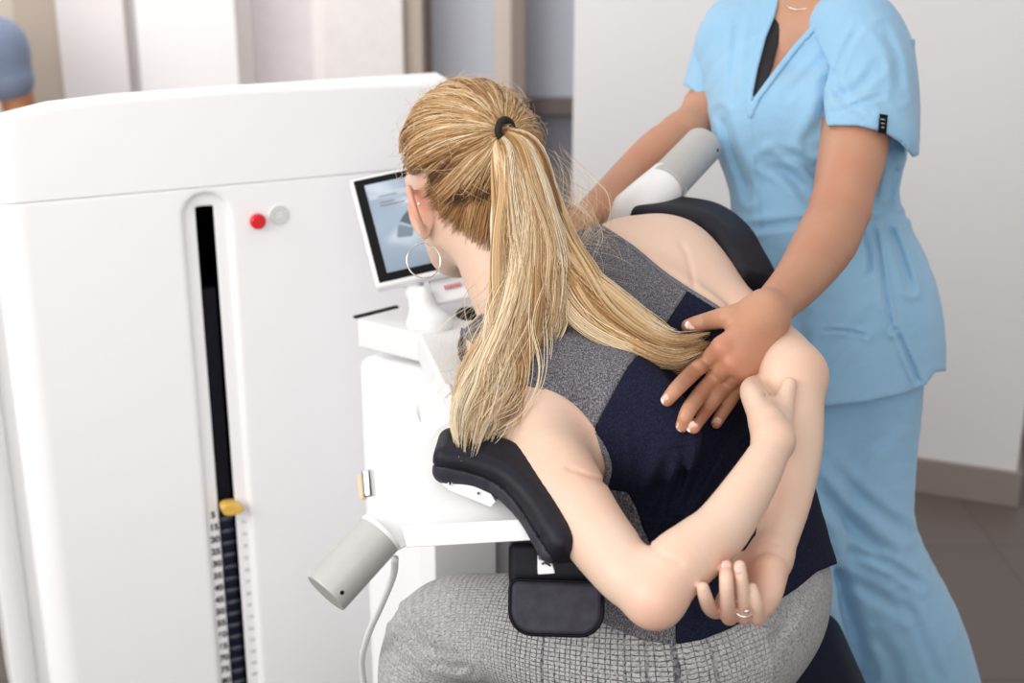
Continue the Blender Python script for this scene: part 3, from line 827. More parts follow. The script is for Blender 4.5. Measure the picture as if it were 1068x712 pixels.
# loose flyaway hairs round the head
r = np.random.default_rng(5)
d = r.normal(size=(900, 3)); d /= np.linalg.norm(d, axis=1)[:, None]; d = d[inhair(d)][:420]
n = 12; t = np.linspace(0, 1, n)
tgt = d+r.normal(size=d.shape)*.35+TD*.3; tgt /= np.linalg.norm(tgt, axis=1)[:, None]
B = slerp(d, tgt, t)
B = B*(1.03+(t**1.2)[None, :, None]*r.uniform(.02, .20, (len(d), 1, 1)))+.02*np.sin(t*9+r.uniform(0, 6, (len(d), 1)))[..., None]
W = SKC+(B*SKR)@hax
strands('flyaway_hair', W, np.full(W.shape[:2], .00022), np.full(W.shape[:2], .7), M_HAIR, hair)
# fine wisps beside the ponytail
p1, r1, t1_ = bundle([(560, 160, 1.68, 30), (590, 215, 1.66, 28), (600, 265, 1.64, 34), (640, 320, 1.60, 34)], 150, 24, 31, wave=.8, rad=.00014, tone=(.7, 0), t1=(.5, 1), t0=(0, .4))
p2, r2, t2_ = bundle([(530, 290, 1.63, 30), (514, 340, 1.60, 30), (500, 400, 1.55, 38), (478, 440, 1.50, 22)], 110, 24, 32, wave=.7, rad=.00017, tone=(.8, 0), t1=(.5, 1), t0=(0, .4))
p3, r3, t3_ = bundle([(540, 215, 1.68, 30), (545, 245, 1.67, 34), (535, 275, 1.67, 28)], 160, 24, 33, wave=.6, rad=.0003, tone=(.3, 0), t1=(.3, 1), t0=(0, .2))
strands('loose_wisps', np.concatenate([p1, p2]), np.concatenate([r1, r2]), np.concatenate([t1_, t2_]), M_HAIR, hair)
torus('hair_tie', TIEP+D(.5, .1, -.8)*.006, D(.75, -.05, -.65), .0135, .0048, M_TIE, hair, 'dark elastic hair tie')
# ================================================================== the nurse
nurse = thing('person', 'standing woman in sky blue short-sleeved scrubs with a hand on the patient', 'person', tuple(PZ(900, 930, 0)))
NH = P(838, -92, 2.10)
n_it, HN, _ = head_items(NH, D(-.45, -.45, -.77), D(-.12, .95, -.2), 1.0)
ntorso = Group([
    (L((775, 58, 2.16, 40), (805, 130, 2.10, 56), (822, 220, 2.08, 50), (830, 320, 2.07, 68), (835, 400, 2.08, 66)), .01),
    (L((893, 50, 2.06, 44), (882, 130, 2.10, 60), (876, 218, 2.12, 50), (892, 320, 2.10, 72), (900, 400, 2.10, 68)), .05),
    (L((775, 42, 2.16, 36), (835, 30, 2.12, 44), (898, 42, 2.07, 42)), .05),
    (Ell(P(796, 132, 2.05), (.052, .05, .058)), .04), (Ell(P(850, 128, 2.02), (.058, .05, .058)), .04),
])
nneck = L((838, -50, 2.11, 36), (838, -5, 2.13, 36), (836, 30, 2.13, 44))
# arm on the right of the picture reaches down to the patient's back
narmL = Group([(L((900, 55, 2.03, 40), (897, 110, 1.99, 37), (888, 165, 1.93, 35), (876, 218, 1.86, 30)), .004),
               (L((876, 218, 1.86, 30), (862, 250, 1.80, 33), (835, 290, 1.71, 27), (808, 318, 1.63, 22), (797, 328, 1.60, 22)), .015)])
BK = lambda q: waist(q, .07)-.010
def onb(x, y, r, lift=0): return on(BK, x, y, r, lift)
nhandL = Group([
    (L((798, 326, 1.60, 20), (782, 343, 1.585, 16), (754, 362, 1.575, 11.5)), .004),
    (L((800, 330, 1.60, 18), (786, 352, 1.585, 14.5), (764, 378, 1.572, 11.5)), .012),
    (L((803, 334, 1.60, 16), (790, 360, 1.59, 13.5), (773, 386, 1.575, 10.5)), .012),
    (L((806, 338, 1.605, 14), (795, 365, 1.595, 12), (778, 392, 1.585, 9.5)), .012),
    (L((754, 362, 1.575, 11.5), onb(736, 377, 9.0, .9), onb(727, 384, 9.0, 1.1), onb(720, 391, 8.6, 1.15), onb(706, 405, 8.2, .8), onb(696, 417, 7.0, .25)), .006),      # index
    (L((764, 378, 1.572, 11.5), onb(746, 394, 9.2, .9), onb(731, 410, 8.8, 1.1), onb(718, 428, 8.2, .7), onb(711.5, 444, 7.0, .25)), .002),     # middle
    (L((773, 386, 1.575, 10.5), onb(758, 402, 8.6, .9), onb(744.5, 417, 8.2, 1.1), onb(732, 433, 7.6, .9), onb(723.5, 446, 6.6, .5)), .002),       # ring
    (L((779, 391, 1.585, 9.5), onb(769, 406, 7.6, .9), onb(762, 417, 7.2, 1.0), onb(753.5, 430, 6.8, .6), onb(747, 441, 6.0, .25)), .002),         # little
    (L((795, 322, 1.60, 17), (775, 328, 1.595, 14), (757, 331, 1.595, 11.5), onb(738, 335, 9.6, .7), onb(727, 338, 9.0, .6), onb(718, 340, 7.6, .25)), .012),   # thumb
])
# other arm, behind the grip cylinder, hand on the patient's far shoulder
narmR = Group([(L((758, 60, 2.16, 34), (748, 95, 2.18, 31), (733, 125, 2.16, 27), (712, 143, 2.12, 25)), .004),
               (L((712, 143, 2.12, 25), (688, 160, 2.08, 26), (655, 188, 2.02, 22), (628, 212, 1.95, 18), (606, 230, 1.90, 15)), .012)])
nhandR = Group([(L((606, 230, 1.90, 15), (592, 246, 1.875, 15), (582, 256, 1.86, 13)), .004),
                (L((585, 250, 1.87, 12), (574, 266, 1.845, 8), (572, 282, 1.83, 7)), .008),
                (L((590, 252, 1.865, 12), (583, 270, 1.835, 8), (582, 286, 1.82, 7)), .006),
                (L((596, 250, 1.86, 12), (592, 268, 1.83, 8), (592, 282, 1.815, 7)), .006),
                (L((601, 246, 1.86, 11), (600, 262, 1.835, 7.5), (601, 274, 1.82, 6.5)), .006),
                (L((598, 234, 1.89, 11), (580, 238, 1.87, 8), (566, 246, 1.85, 7)), .008)])
nlegA = L((885, 420, 2.10, 68), (893, 500, 2.10, 62), (900, 575, 2.12, 55), (935, 680, 2.22, 56), (975, 850, 2.42, 42), (1003, 1010, 2.64, 34))
nlegB = L((835, 420, 2.09, 66), (820, 520, 2.07, 60), (815, 600, 2.06, 52), (830, 720, 2.2, 46), (850, 880, 2.42, 38), (866, 1015, 2.6, 32))
def n_tor(p, m):
    px, py, t = proj(p)
    return ntorso(p, m)+.012*np.clip(poly2(px, py, VNECK)/14, 0, 1)
def n_arm(f, ycut):
    def g(p, m):
        px, py, t = proj(p)
        return f(p, m)+.014*np.clip((ycut-py)/18, 0, 1)
    return Fn(g, f.lo, f.hi)
shrunk = lambda f, a: Fn(lambda p, m: f(p)+a, f.lo, f.hi)
VNECK = [(800, -80), (812, -10), (806, 16), (797, 38), (788, 72), (782, 104), (783, 119), (790, 100), (805, 78), (828, 48), (852, 22), (874, -4), (884, -80)]
N_body = Group([(Group(n_it), .01), (nneck, .03), (Fn(n_tor, ntorso.lo, ntorso.hi), .04), (n_arm(narmL, 122), .02), (n_arm(narmR, 100), .02), (nhandL, .014), (nhandR, .01),
                (shrunk(nlegA, .018), .03), (shrunk(nlegB, .018), .02)])
body, V = sdf_obj('body', N_body, SK_N, .0027, nurse)
set_attr(body, 'flush', flush(V, [(P(x, y, t), .014, w) for x, y, t, w in ((696, 415, 1.545, .5), (711, 442, 1.535, .5), (722, 444, 1.537, .5), (747, 440, 1.55, .5), (718, 340, 1.595, .6), (720, 391, 1.545, .3), (731, 410, 1.54, .3), (744, 417, 1.54, .3), (754, 360, 1.565, .3), (765, 376, 1.56, .35))]+[(P(870, 225, 1.84), .05, .3)]))
add_face(nurse, HN)
for (x, y, t, a, w) in ((694.5, 418.5, 1.5375, 228, .0056), (710.5, 446, 1.528, 247, .0058), (720.8, 447.5, 1.530, 233, .0056), (746.5, 442.5, 1.5435, 238, .0050)):
    nail(x+.8, y-1.6, ST(lambda q: nhandL(q), x+.8, y-1.6)-.0004, math.radians(a), w, .0066, D(-.25, -.35, -1), nurse, True)
nail(720.5, 338.5, ST(lambda q: nhandL(q), 720.5, 338.5)-.0004, math.radians(168), .0058, .0070, D(-.15, .35, -1), nurse, True)
# hair: simple dark bun
def nhair(p, m):
    q = (p-HN(0, -.014, .018))@np.array(_) .T
    r = np.sqrt(((q/np.array([.082, .103, .100]))**2).sum(1)); e = (r-1)*.088
    d = q/(np.linalg.norm(q, axis=1)[:, None]+1e-9)
    m1 = np.minimum(d[:, 1]-.45, .55-d[:, 2]); m2 = -.55-d[:, 2]; m3 = np.minimum(d[:, 1]+.2, -.05-d[:, 2])
    e = smin_max(e, np.maximum.reduce([m1, m2, m3])*.08, .01)
    return e
c = HN(0, -.014, .018)
nh, V = sdf_obj('hair', Fn(nhair, c-.13, c+.13), M_BROWN, .004, nurse)
set_attr(nh, 'tone', .5+.4*np.sin(V[:, 0]*300))
# scrubs ------------------------------------------------------------
def fold(lst):
    def f(px, py, t, s):
        d = np.zeros(len(px))
        for pl, w, a in lst:
            q = line2(px, py, smooth_poly(pl, 3)); a = a*endtaper(px, py, pl, w); d += a*.75*np.exp(-((q-w*1.5)/w)**2)-a*np.exp(-(q/w)**2)
        return d
    return f
TF = fold([([(868, 90), (860, 120), (848, 150)], 9, .010), ([(800, 168), (820, 180), (845, 205)], 7, .007), ([(810, 160), (835, 165), (855, 180)], 6, .004),
           ([(752, 118), (765, 160), (782, 205)], 6, .006), ([(786, 120), (790, 170), (792, 240)], 3, .0022), ([(782, 238), (830, 232), (850, 232)], 5, .005), ([(905, 222), (925, 224), (940, 228)], 5, .006),
           ([(925, 232), (938, 262), (950, 300)], 5, .007), ([(900, 235), (908, 270), (904, 290)], 3, .004), ([(912, 235), (922, 300), (930, 345)], 3, .005),
           ([(905, 350), (880, 345), (858, 345)], 2.2, .004), ([(910, 330), (870, 365), (850, 395)], 8, .004), ([(935, 345), (950, 380), (958, 400)], 3, .006),
           ([(838, 330), (835, 370), (845, 400)], 8, .004), ([(800, 290), (815, 310), (830, 330)], 8, .004), ([(920, 170), (912, 195), (922, 215)], 6, .006), ([(935, 165), (930, 190), (926, 215)], 5, .006),
           ([(770, 20), (765, 70), (762, 105)], 5, .003), ([(820, 100), (845, 75), (875, 40)], 5, .0022), ([(840, 40), (862, 18), (880, -8)], 2.2, .0016)])
skirt = Group([(L((822, 225, 2.09, 46), (822, 300, 2.07, 64), (820, 360, 2.06, 74), (818, 415, 2.06, 78)), .01),
               (L((880, 225, 2.12, 44), (895, 300, 2.10, 66), (898, 350, 2.10, 76), (900, 400, 2.11, 76)), .05),
               (L((850, 225, 2.10, 46), (858, 320, 2.06, 70), (860, 410, 2.06, 74)), .05)])
tunicb = Group([(ntorso, .01), (skirt, .03)])
VNECK = [(800, -80), (812, -10), (806, 16), (797, 38), (788, 72), (782, 104), (783, 119), (790, 100), (805, 78), (828, 48), (852, 22), (874, -4), (884, -80)]
HEM = [(600, -200), (700, -18), (862, -34), (905, -14), (935, 40), (1010, 40), (1010, 385), (975, 388), (966, 401), (945, 410), (905, 419), (860, 424), (820, 424), (740, 420), (600, 420)]
tunic = thing('scrub_top', None, None); tunic.parent = nurse
def tun_f(p, m):
    px, py, t = proj(p); s = t/F
    d = tunicb(p, m)-.008-TF(px, py, t, s)
    d = smin_max(d, poly2(px, py, HEM)*s, .003)
    cutv = np.maximum(poly2(px, py, VNECK)*s, t-2.17)      # the neckline is cut only through the front
    return smin_max(d, -cutv, .002)
sdf_obj('bodice', Fn(tun_f, tunicb.lo-.02, tunicb.hi+.02), M_SCRUB, .0042, tunic)
def und_f(p, m):
    px, py, t = proj(p); s = t/F
    return smin_max(ntorso(p, m)-.0045, poly2(px, py, [(806, 10), (797, 30), (780, 90), (780, 130), (800, 112), (796, 92), (806, 70), (812, 45), (814, 22)])*s, .001)
sdf_obj('undershirt', Fn(und_f, P(760, 150, 2.2), P(835, -20, 1.95)) if 0 else Fn(und_f, np.minimum(P(760, 150, 2.2), P(835, -20, 1.95)), np.maximum(P(760, 150, 1.95), P(835, -20, 2.2))), M_UND, .003, nurse, 'black undershirt in the neckline')
# neckline facing: raised edge band
def vband(p, m):
    px, py, t = proj(p); s = t/F
    d0 = tunicb(p, m); d = np.maximum(d0-.0108, -d0-.002)
    pl = [(812, -14), (805, 16), (796, 38), (787, 72), (781, 104), (782, 120), (790, 102), (807, 79), (830, 49), (854, 23), (878, -4)]
    return smin_max(d, (line2(px, py, pl)-3.2)*s, .0012)
a, b = P(765, 135, 2.2), P(890, -20, 1.93)
sdf_obj('neck_band', Fn(vband, np.minimum(a, b), np.maximum(a, b)), M_SCRUB, .003, tunic)
# sleeves
SF = fold([([(868, 80), (880, 105), (905, 118)], 6, .004), ([(865, 100), (890, 95), (915, 70)], 6, .004), ([(870, 118), (895, 108), (920, 100)], 3, .002), ([(920, 30), (935, 60), (938, 100)], 6, .003), ([(895, 30), (880, 55), (868, 88)], 4, .003)])
slv = Group([(L((888, 35, 2.05, 46), (900, 75, 2.02, 47), (905, 115, 1.99, 46), (906, 150, 1.97, 47)), .01), (L((915, 60, 2.07, 36), (920, 120, 2.04, 36), (927, 170, 2.02, 28)), .03)])
ush = Limb([(P(893, 45, 2.06), .070), (P(899, 80, 2.02), .064), (P(896, 112, 1.99), .060), (P(893, 150, 1.95), .060)])
def slv_f(p, m):
    px, py, t = proj(p); s = t/F
    d = smin(slv(p, m), ush(p), .01)-.003-SF(px, py, t, s)
    d = smin_max(d, poly2(px, py, [(820, -60), (960, -60), (1000, 60), (965, 160), (952, 164), (938, 148), (922, 138), (895, 131), (862, 131), (858, 100), (866, 70), (840, 20)])*s, .003)
    return d
sl1, _ = sdf_obj('sleeve', Fn(slv_f, slv.lo-.02, slv.hi+.02), M_SCRUB, .0038, tunic)
slr = Group([(L((768, 30, 2.17, 34), (757, 62, 2.18, 35), (744, 100, 2.19, 33), (735, 125, 2.19, 33)), .01)])
def slr_f(p, m):
    px, py, t = proj(p); s = t/F
    d = slr(p, m)-.002
    d = smin_max(d, poly2(px, py, [(700, -60), (800, -60), (800, 60), (760, 118), (752, 114), (738, 105), (722, 94), (700, 80)])*s, .003)
    return d
sdf_obj('sleeve', Fn(slr_f, slr.lo-.02, slr.hi+.02), M_SCRUB, .0038, tunic)
# fabric tag on the sleeve
tgt = ST(lambda q: smin(slv(q), ush(q), .01)-.003, 920, 128, 1.8)-.0045
tg = box('sleeve_tag', P(921, 129, tgt), (.0065, .0135, .0012), M_BLACK, tunic, [D(1, -.1, .25), D(.1, 1, .05), D(-.25, 0, -1)], .0006, 'black woven tag on the sleeve')
M_TAGI = plain('tag_thread', (150, 150, 152), .8)
for k in range(3):
    box('tag_lettering', P(921, 124.5+k*4.2, tgt-.0018), (.0035-.0006*k, .0008, .0004), M_TAGI, tg, [D(1, -.1, .25), D(.1, 1, .05), D(-.25, 0, -1)], 0)
# trousers
PFN = fold([([(848, 500), (880, 540), (925, 580)], 8, .008), ([(860, 480), (900, 520), (945, 555)], 7, .005), ([(870, 600), (905, 615), (945, 640)], 7, .005), ([(855, 560), (880, 620), (905, 700)], 9, .008),
            ([(900, 650), (930, 690), (940, 740)], 9, .004), ([(930, 440), (905, 470), (885, 490)], 9, .004), ([(890, 575), (930, 590), (960, 610)], 5, .005), ([(940, 620), (960, 660), (980, 712)], 6, .003)])
nl = Group([(L((893, 330, 2.10, 60), (892, 400, 2.10, 66), (893, 480, 2.10, 58), (900, 555, 2.11, 50), (915, 600, 2.14, 54), (945, 680, 2.22, 62), (975, 800, 2.38, 60), (1000, 960, 2.6, 54)), .01), (L((835, 400, 2.09, 66), (815, 600, 2.06, 54), (830, 720, 2.2, 52), (850, 860, 2.42, 48), (862, 980, 2.58, 44)), .02)])
def pant_f(p, m):
    px, py, t = proj(p); s = t/F
    d = nl(p, m)-.004-PFN(px, py, t, s)
    return smin_max(d, .06-p[:, 2], .004)
sdf_obj('trousers', Fn(pant_f, nl.lo-.03, nl.hi+.03), M_SCRUB, .0055, nurse)
for c in (P(1003, 1010, 2.64), P(866, 1015, 2.6)):
    c = np.array([c[0], c[1], .04]); f = nrm([-.5, -.85, 0])
    sdf_obj('shoe', Group([(Limb([(c, .045), (c+f*.08+[0, 0, -.005], .042), (c+f*.18+[0, 0, -.008], .034)]), .01)]), M_SHOE, .006, nurse)
# clear bangle and neck chain
torus('bangle', P(605, 231, 1.895), D(.75, .55, .5), .027, .0012, plain('clear_bangle', (225, 215, 205), .15), nurse, 'thin clear bangle')
tube('neck_chain', [P(816, -2, 2.065), P(822, 7, 2.055), P(832, 10, 2.048), P(844, 7, 2.045), P(856, -4, 2.05)], .0009, M_SILVER, nurse, 6, 6, 'thin silver neck chain')
tube('placket_seam', [P(783.5, 121, 2.00), P(789, 160, 2.02), P(791, 200, 2.04), P(791, 236, 2.05)], .0006, M_SEAM, tunic, 6, 6) if 0 else None

# ================================================================== man in the background
man = thing('person', 'person in a blue-grey short-sleeved shirt sitting far behind the white machine', 'person', (float(PY(5, 40, 4.0)[0])-.255, 4.05, 0))
def mk_man():
    c = np.array(PY(5, 40, 4.0))
    S = np.array([c[0]-.02, 4.02, c[2]-.03])            # shoulder
    o = np.array([S[0]-.20, 4.05, 0.])
    zs = S[2]
    k = .82
    tor = Group([(Limb([(o+[.0, 0, zs-.05], .11), (o+[0, 0, zs-.28], .12), (o+[0, 0, zs-.5], .12)]), .01),
                 (Limb([(o+[-.17, 0, zs], .06), (o+[0, 0, zs+.03], .07), (S, .062)]), .06)])
    E = S+np.array([.035, -.02, -.22]); Wr = E+np.array([-.05, -.2, -.10])
    armA = Limb([(S, .058), (E, .043), (Wr, .028), (Wr+[-.03, -.07, -.02], .03)])
    armB = Limb([(o+[-.2, 0, zs-.03], .055), (o+[-.25, 0, zs-.28], .04), (o+[-.22, -.1, zs-.5], .028)])
    h, HM, ax = head_items(o+[0, -.02, zs+.27], np.array([.3, -1, -.2]), np.array([0, 0, 1.]), 1.0)
    legsm = [Limb([(o+[s*.09, 0, zs-.52], .09), (o+[s*.11, -.20, zs-.50], .085), (o+[s*.12, -.42, zs-.52], .062), (o+[s*.12, -.44, .30], .052), (o+[s*.12, -.42, .07], .042)]) for s in (-1, 1)]
    Bd = Group([(Group(h), .01), (Limb([(o+[0, 0, zs+.03], .055), (o+[0, -.01, zs+.2], .05)]), .03), (tor, .03), (armA, .03), (armB, .03), (legsm[0], .03), (legsm[1], .03)])
    b, V = sdf_obj('body', Bd, SK_M, .008, man); set_attr(b, 'flush', np.zeros(len(V)))
    add_face(man, HM)
    sl = Limb([(S+[-.02, 0, .005], .078), (S+(E-S)*.40, .064)])
    sl2 = Limb([(o+[-.2, 0, zs-.02], .07), (o+[-.24, 0, zs-.2], .058)])
    T2 = Group([(tor, .02), (sl, .04), (sl2, .04)])
    def f(p, m): return smin_max(T2(p, m)-.008, np.linalg.norm(p-(o+[0, 0, zs+.22]), axis=1)*-1+.13, .004)
    sdf_obj('shirt', Fn(f, T2.lo-.02, T2.hi+.02), M_SCRUB2, .007, man)
    lg = Group([(legsm[0], .01), (legsm[1], .01), (Limb([(o+[-.06, 0, zs-.48], .11), (o+[.06, 0, zs-.48], .11)]), .04)])
    sdf_obj('trousers', Fn(lambda p, m: lg(p, m)-.012, lg.lo-.02, lg.hi+.02), plain('dark_trouser', (50, 56, 74), .9), .01, man)
    for s in (-1, 1):
        c2 = o+[s*.12, -.43, .045]; sdf_obj('shoe', Group([(Limb([(c2, .044), (c2+[0, -.16, -.005], .036)]), .01)]), M_SHOE, .008, man)
    hc = o+[0, -.005, zs+.30]
    hh, V = sdf_obj('hair', Fn(lambda p, m: smin_max((np.sqrt((((p-hc)/np.array([.084, .10, .095]))**2).sum(1))-1)*.09, np.minimum(-(p-hc)[:, 1]-.045, .04-(p-hc)[:, 2]), .01), hc-.13, hc+.13), M_BROWN, .006, man)
    set_attr(hh, 'tone', np.full(len(V), .3))
mk_man()
sc_ = man_base = np.array([PY(5, 40, 4.0)[0]-.255, 4.05, 0])
st = thing('stool', 'round stool under the person sitting far behind the white machine', 'stool', tuple(sc_))
cyl('seat', sc_+[0, -.08, .40], sc_+[0, -.08, .455], .17, M_LEAS, st, .01)
cyl('post', sc_+[0, -.08, .02], sc_+[0, -.08, .40], .03, M_CHROME, st, .002)
cyl('base', sc_+[0, -.08, .0], sc_+[0, -.08, .02], .19, M_CHROME, st, .004)
# ================================================================== the training machine
E1 = np.array([.908, .419, 0]); EN = np.array([.419, -.908, 0]); EZ = np.array([0, 0, 1.])
MO = np.array([-.811, 2.044, 0])
def MP(s, n, z): return MO+E1*s+EN*n+EZ*z
MAX_ = [E1, EN, EZ]
mach = thing('training_machine', 'large white back training machine with arched cabinet, touch screen, padded shoulder arms and navy seat', 'exercise machine', tuple(MP(.4, 0, 0)))
# cabinet: an arched upright shell with rounded long edges, slotted down its front
WID = .79
def topz(s): return float(np.interp(s, [-.02, 0, .04, .10, .2, .4, .6, .78], [1.190, 1.203, 1.222, 1.234, 1.240, 1.242, 1.238, 1.231]))
outl = [(s, topz(s)) for s in np.linspace(0, WID, 40)]
class Cab:
    lo = np.minimum(MP(-.05, -.30, -.01), MP(WID+.05, .06, 1.3)); hi = np.maximum(MP(-.05, .06, 0), MP(WID+.05, -.30, 1.3))
    lo = np.minimum(lo, MP(-.05, .06, 0)); hi = np.maximum(hi, MP(WID+.05, -.3, 1.3)); lo[2] = -.01; hi[2] = 1.30
def cab_panel(name, s0, s1, n0, n1, z0, ztop, mat, parent, rad_f=.03, slot=None, label=None):
    """vertical shell from s0..s1, n0 (back)..n1 (front) with a profile in plan, extruded to the arched top"""
    # plan outline with rounded front corners
    pl = []
    R = rad_f
    for a in np.linspace(math.pi, math.pi/2, 9): pl.append((s0+R+R*math.cos(a), n1-R+R*math.sin(a)))
    front = np.linspace(s0+R, s1-R, 60)[1:-1]
    for s in front: pl.append((s, n1))
    for a in np.linspace(math.pi/2, 0, 9): pl.append((s1-R+R*math.cos(a), n1-R+R*math.sin(a)))
    pl += [(s1, n0), (s0, n0)]
    return pl
def shell(name, pl, z0, zf, mat, parent, soft=.014, label=None):
    """closed vertical body over plan pl; the top edge rolled over with radius soft"""
    n = len(pl); c = np.mean(pl, 0); rows = []
    P0 = np.array(pl)
    # inward offset direction per vertex
    nx = np.roll(P0, -1, 0)-np.roll(P0, 1, 0); nx = nx/np.linalg.norm(nx, axis=1)[:, None]; inw = np.stack([nx[:, 1], -nx[:, 0]], 1)
    if ((c-P0)*inw).sum() < 0: inw = -inw
    V = []; Fc = []
    for z in (z0,): V += [MP(s, nn, z) for s, nn in pl]; rows.append(1)
    for k, a in enumerate(np.linspace(0, math.pi/2, 7)):
        q = P0+inw*soft*(1-math.cos(a)); V += [MP(s, nn, zf(s)-soft+soft*math.sin(a)) for s, nn in q]
    m = len(V)//n
    for r_ in range(m-1):
        for i in range(n):
            j = (i+1) % n; Fc.append((r_*n+i, r_*n+j, (r_+1)*n+j, (r_+1)*n+i))
    Fc.append(tuple(range((m-1)*n, m*n)))
    bm = bmesh.new(); vs = [bm.verts.new(tuple(v)) for v in V]
    for f in Fc: bm.faces.new([vs[i] for i in f])
    top_face = bm.faces[:] if False else None
    bmesh.ops.triangulate(bm, faces=[f for f in bm.faces if len(f.verts) > 4])
    o = bm_obj(name, bm, mat, parent, True, label)
    m_ = o.modifiers.new('wn', 'WEIGHTED_NORMAL'); m_.keep_sharp = True
    return o
# front skin built as left part, right part, and a header so that the slot is a real opening
SC0, SW = .333, .0150          # slot centre and half width
CH = .037                      # half width of the shallow channel round the slot
ZS = 1.045
def zt(s): return topz(s)
SEAMZ = 1.081
header = shell('cabinet_head', cab_panel('h', -.006, WID, -.115, .0006, 0, 0, None, None, .05), SEAMZ+.0004, zt, M_WHITE, mach)
cabf = lambda s: SEAMZ
def channel_plan(s0, s1, left_round, right_round, depth=.14):
    pl = []
    R = .05 if left_round else .016
    for a in np.linspace(math.pi, math.pi/2, 10): pl.append((s0+R+R*math.cos(a), (0 if left_round else 0)-R+R*math.sin(a)))
    R = .05 if right_round else .016
    for a in np.linspace(math.pi/2, 0, 10): pl.append((s1-R+R*math.cos(a), -R+R*math.sin(a)))
    pl += [(s1, -depth), (s0, -depth)]
    return pl
def front_f(p, m=0):
    q = p-MO; x = q@E1; y = q@EN; z = q[:, 2]
    R = .05
    ax_ = np.abs(x-(WID-.006)/2)-((WID-.006)/2-R); ay = np.abs(y+.07)-(.07-R)
    d = np.sqrt(np.maximum(ax_, 0)**2+np.maximum(ay, 0)**2)+np.minimum(np.maximum(ax_, ay), 0)-R
    d = np.maximum(d, np.maximum(z-(SEAMZ-.0004), .02-z))
    # shallow channel with a round head, then the slot itself through the shell
    zc = ZS-.014
    ch = np.where(z > zc, np.sqrt((x-SC0)**2+(z-zc)**2)-CH, np.abs(x-SC0)-CH)
    ch = np.maximum(ch, -.012-y)
    d = smin_max(d, -ch, .010)
    sl = np.maximum(np.maximum(np.abs(x-SC0)-SW, z-ZS), -.20-y)
    return smin_max(d, -sl, .002)
c1, c2, c3, c4 = MP(-.01, .01, 0), MP(WID+.01, .01, 0), MP(-.01, -.16, 0), MP(WID+.01, -.16, 0)
lo_ = np.min([c1, c2, c3, c4], 0); hi_ = np.max([c1, c2, c3, c4], 0); hi_[2] = 1.09
sdf_obj('front_panel', Fn(front_f, lo_, hi_), M_WHITE, .0038, mach, pad=.004)
prism('slot_shade', [MP(SC0-CH, -.13, .02), MP(SC0+CH, -.13, .02), MP(SC0+CH, -.13, ZS+.02), MP(SC0-CH, -.13, ZS+.02)], -EN*.01, M_VOID, mach, .001)  # matte black sheets inside the slot, its shade put into their colour
for sx in (-1, 1):
    prism('slot_shade', [MP(SC0+sx*SW*.93, -.0145, .02), MP(SC0+sx*SW*.93, -.13, .02), MP(SC0+sx*SW*.93, -.13, ZS-.001), MP(SC0+sx*SW*.93, -.0145, ZS-.001)], E1*sx*.004, M_VOID, mach, .0005)
prism('lifting_rod', [MP(SC0-SW*.92, -.036, .50), MP(SC0+SW*.92, -.036, .50), MP(SC0+SW*.92, -.036, .895), MP(SC0-SW*.92, -.036, .895)], -EN*.02, M_DARK, mach, .001)
# weight plates
z = .478; plates = []
for k in range(18):
    o = box('weight_plate', MP(SC0, -.062, z), (SW*.92, .030, .0116), M_PLATE, mach, MAX_, .0015)
    box('plate_edge', MP(SC0, -.0305, z+.0078), (SW*.88, .0012, .0036), M_PLATEG, o, MAX_, 0)
    plates.append(z); z -= .0245
# selector pin: yellow plastic knob
pk = bm_obj('selector_pin', prism_bm([MP(SC0+a, .016, .498+b) for a, b in ((-.017, .006), (-.008, .013), (.010, .012), (.026, .001), (.024, -.009), (.004, -.013), (-.010, -.010))],
                                     [MP(SC0+a*.9, -.012, .498+b*.9) for a, b in ((-.017, .006), (-.008, .013), (.010, .012), (.026, .001), (.024, -.009), (.004, -.013), (-.010, -.010))]), M_YEL, mach, True, 'yellow selector pin', .005, 3)
cyl('pin_rod', MP(SC0, -.010, .498), MP(SC0, -.06, .498), .004, M_CHROME, pk, .0005)
# the row of load labels
def text_obj(name, txt, size, c, ax, mat, parent, extr=.0003, align='CENTER', offset=0):
    cu = bpy.data.curves.new('t', 'FONT'); cu.body = txt; cu.size = size; cu.align_x = align; cu.align_y = 'CENTER'; cu.extrude = extr; cu.offset = offset
    t = bpy.data.objects.new('t', cu); COL.objects.link(t)
    dg = bpy.context.evaluated_depsgraph_get(); me = bpy.data.meshes.new_from_object(t.evaluated_get(dg))
    bpy.data.objects.remove(t)
    A_ = np.array(ax, float); co = np.array([v.co for v in me.vertices])
    W_ = np.asarray(c)+co[:, :1]*A_[0]+co[:, 1:2]*A_[1]+co[:, 2:3]*A_[2]
    me.vertices.foreach_set('co', W_.astype(np.float32).ravel()); me.materials.clear(); me.materials.append(mat)
    o = bpy.data.objects.new(name, me); link(o, parent); reloc(o, parent); return o
for k, zz in enumerate(plates[:15]):
    text_obj('load_number', str(10+5*k) if k else '5', .0165, MP(SC0-.0255, -.0114, zz+.004), (E1, EZ, EN), M_NUM, mach, offset=.0007)
    text_obj('load_number', str(12+6*k) if 0 else str(11*(k+1)), .0085, MP(SC0+.0285, -.0114, zz+.004), (E1, EZ, EN), M_NUMG, mach)
# body behind the panels
shell('cabinet_body', [(-.030, -.17), (-.030, -.145), (WID+.012, -.145), (WID+.012, -.30), (-.030, -.30)], .0, lambda s: topz(s)-.14, M_WHITE2, mach, .01)
# lower wing left of the panel, standing proud of the recess
shell('side_cover', [(-.063, -.30), (-.063, -.05), (-.055, -.035), (-.028, -.035), (-.019, -.045), (-.019, -.30)], .12, lambda s: 1.02+.3*(s+.03), M_WHITE2, mach, .006)
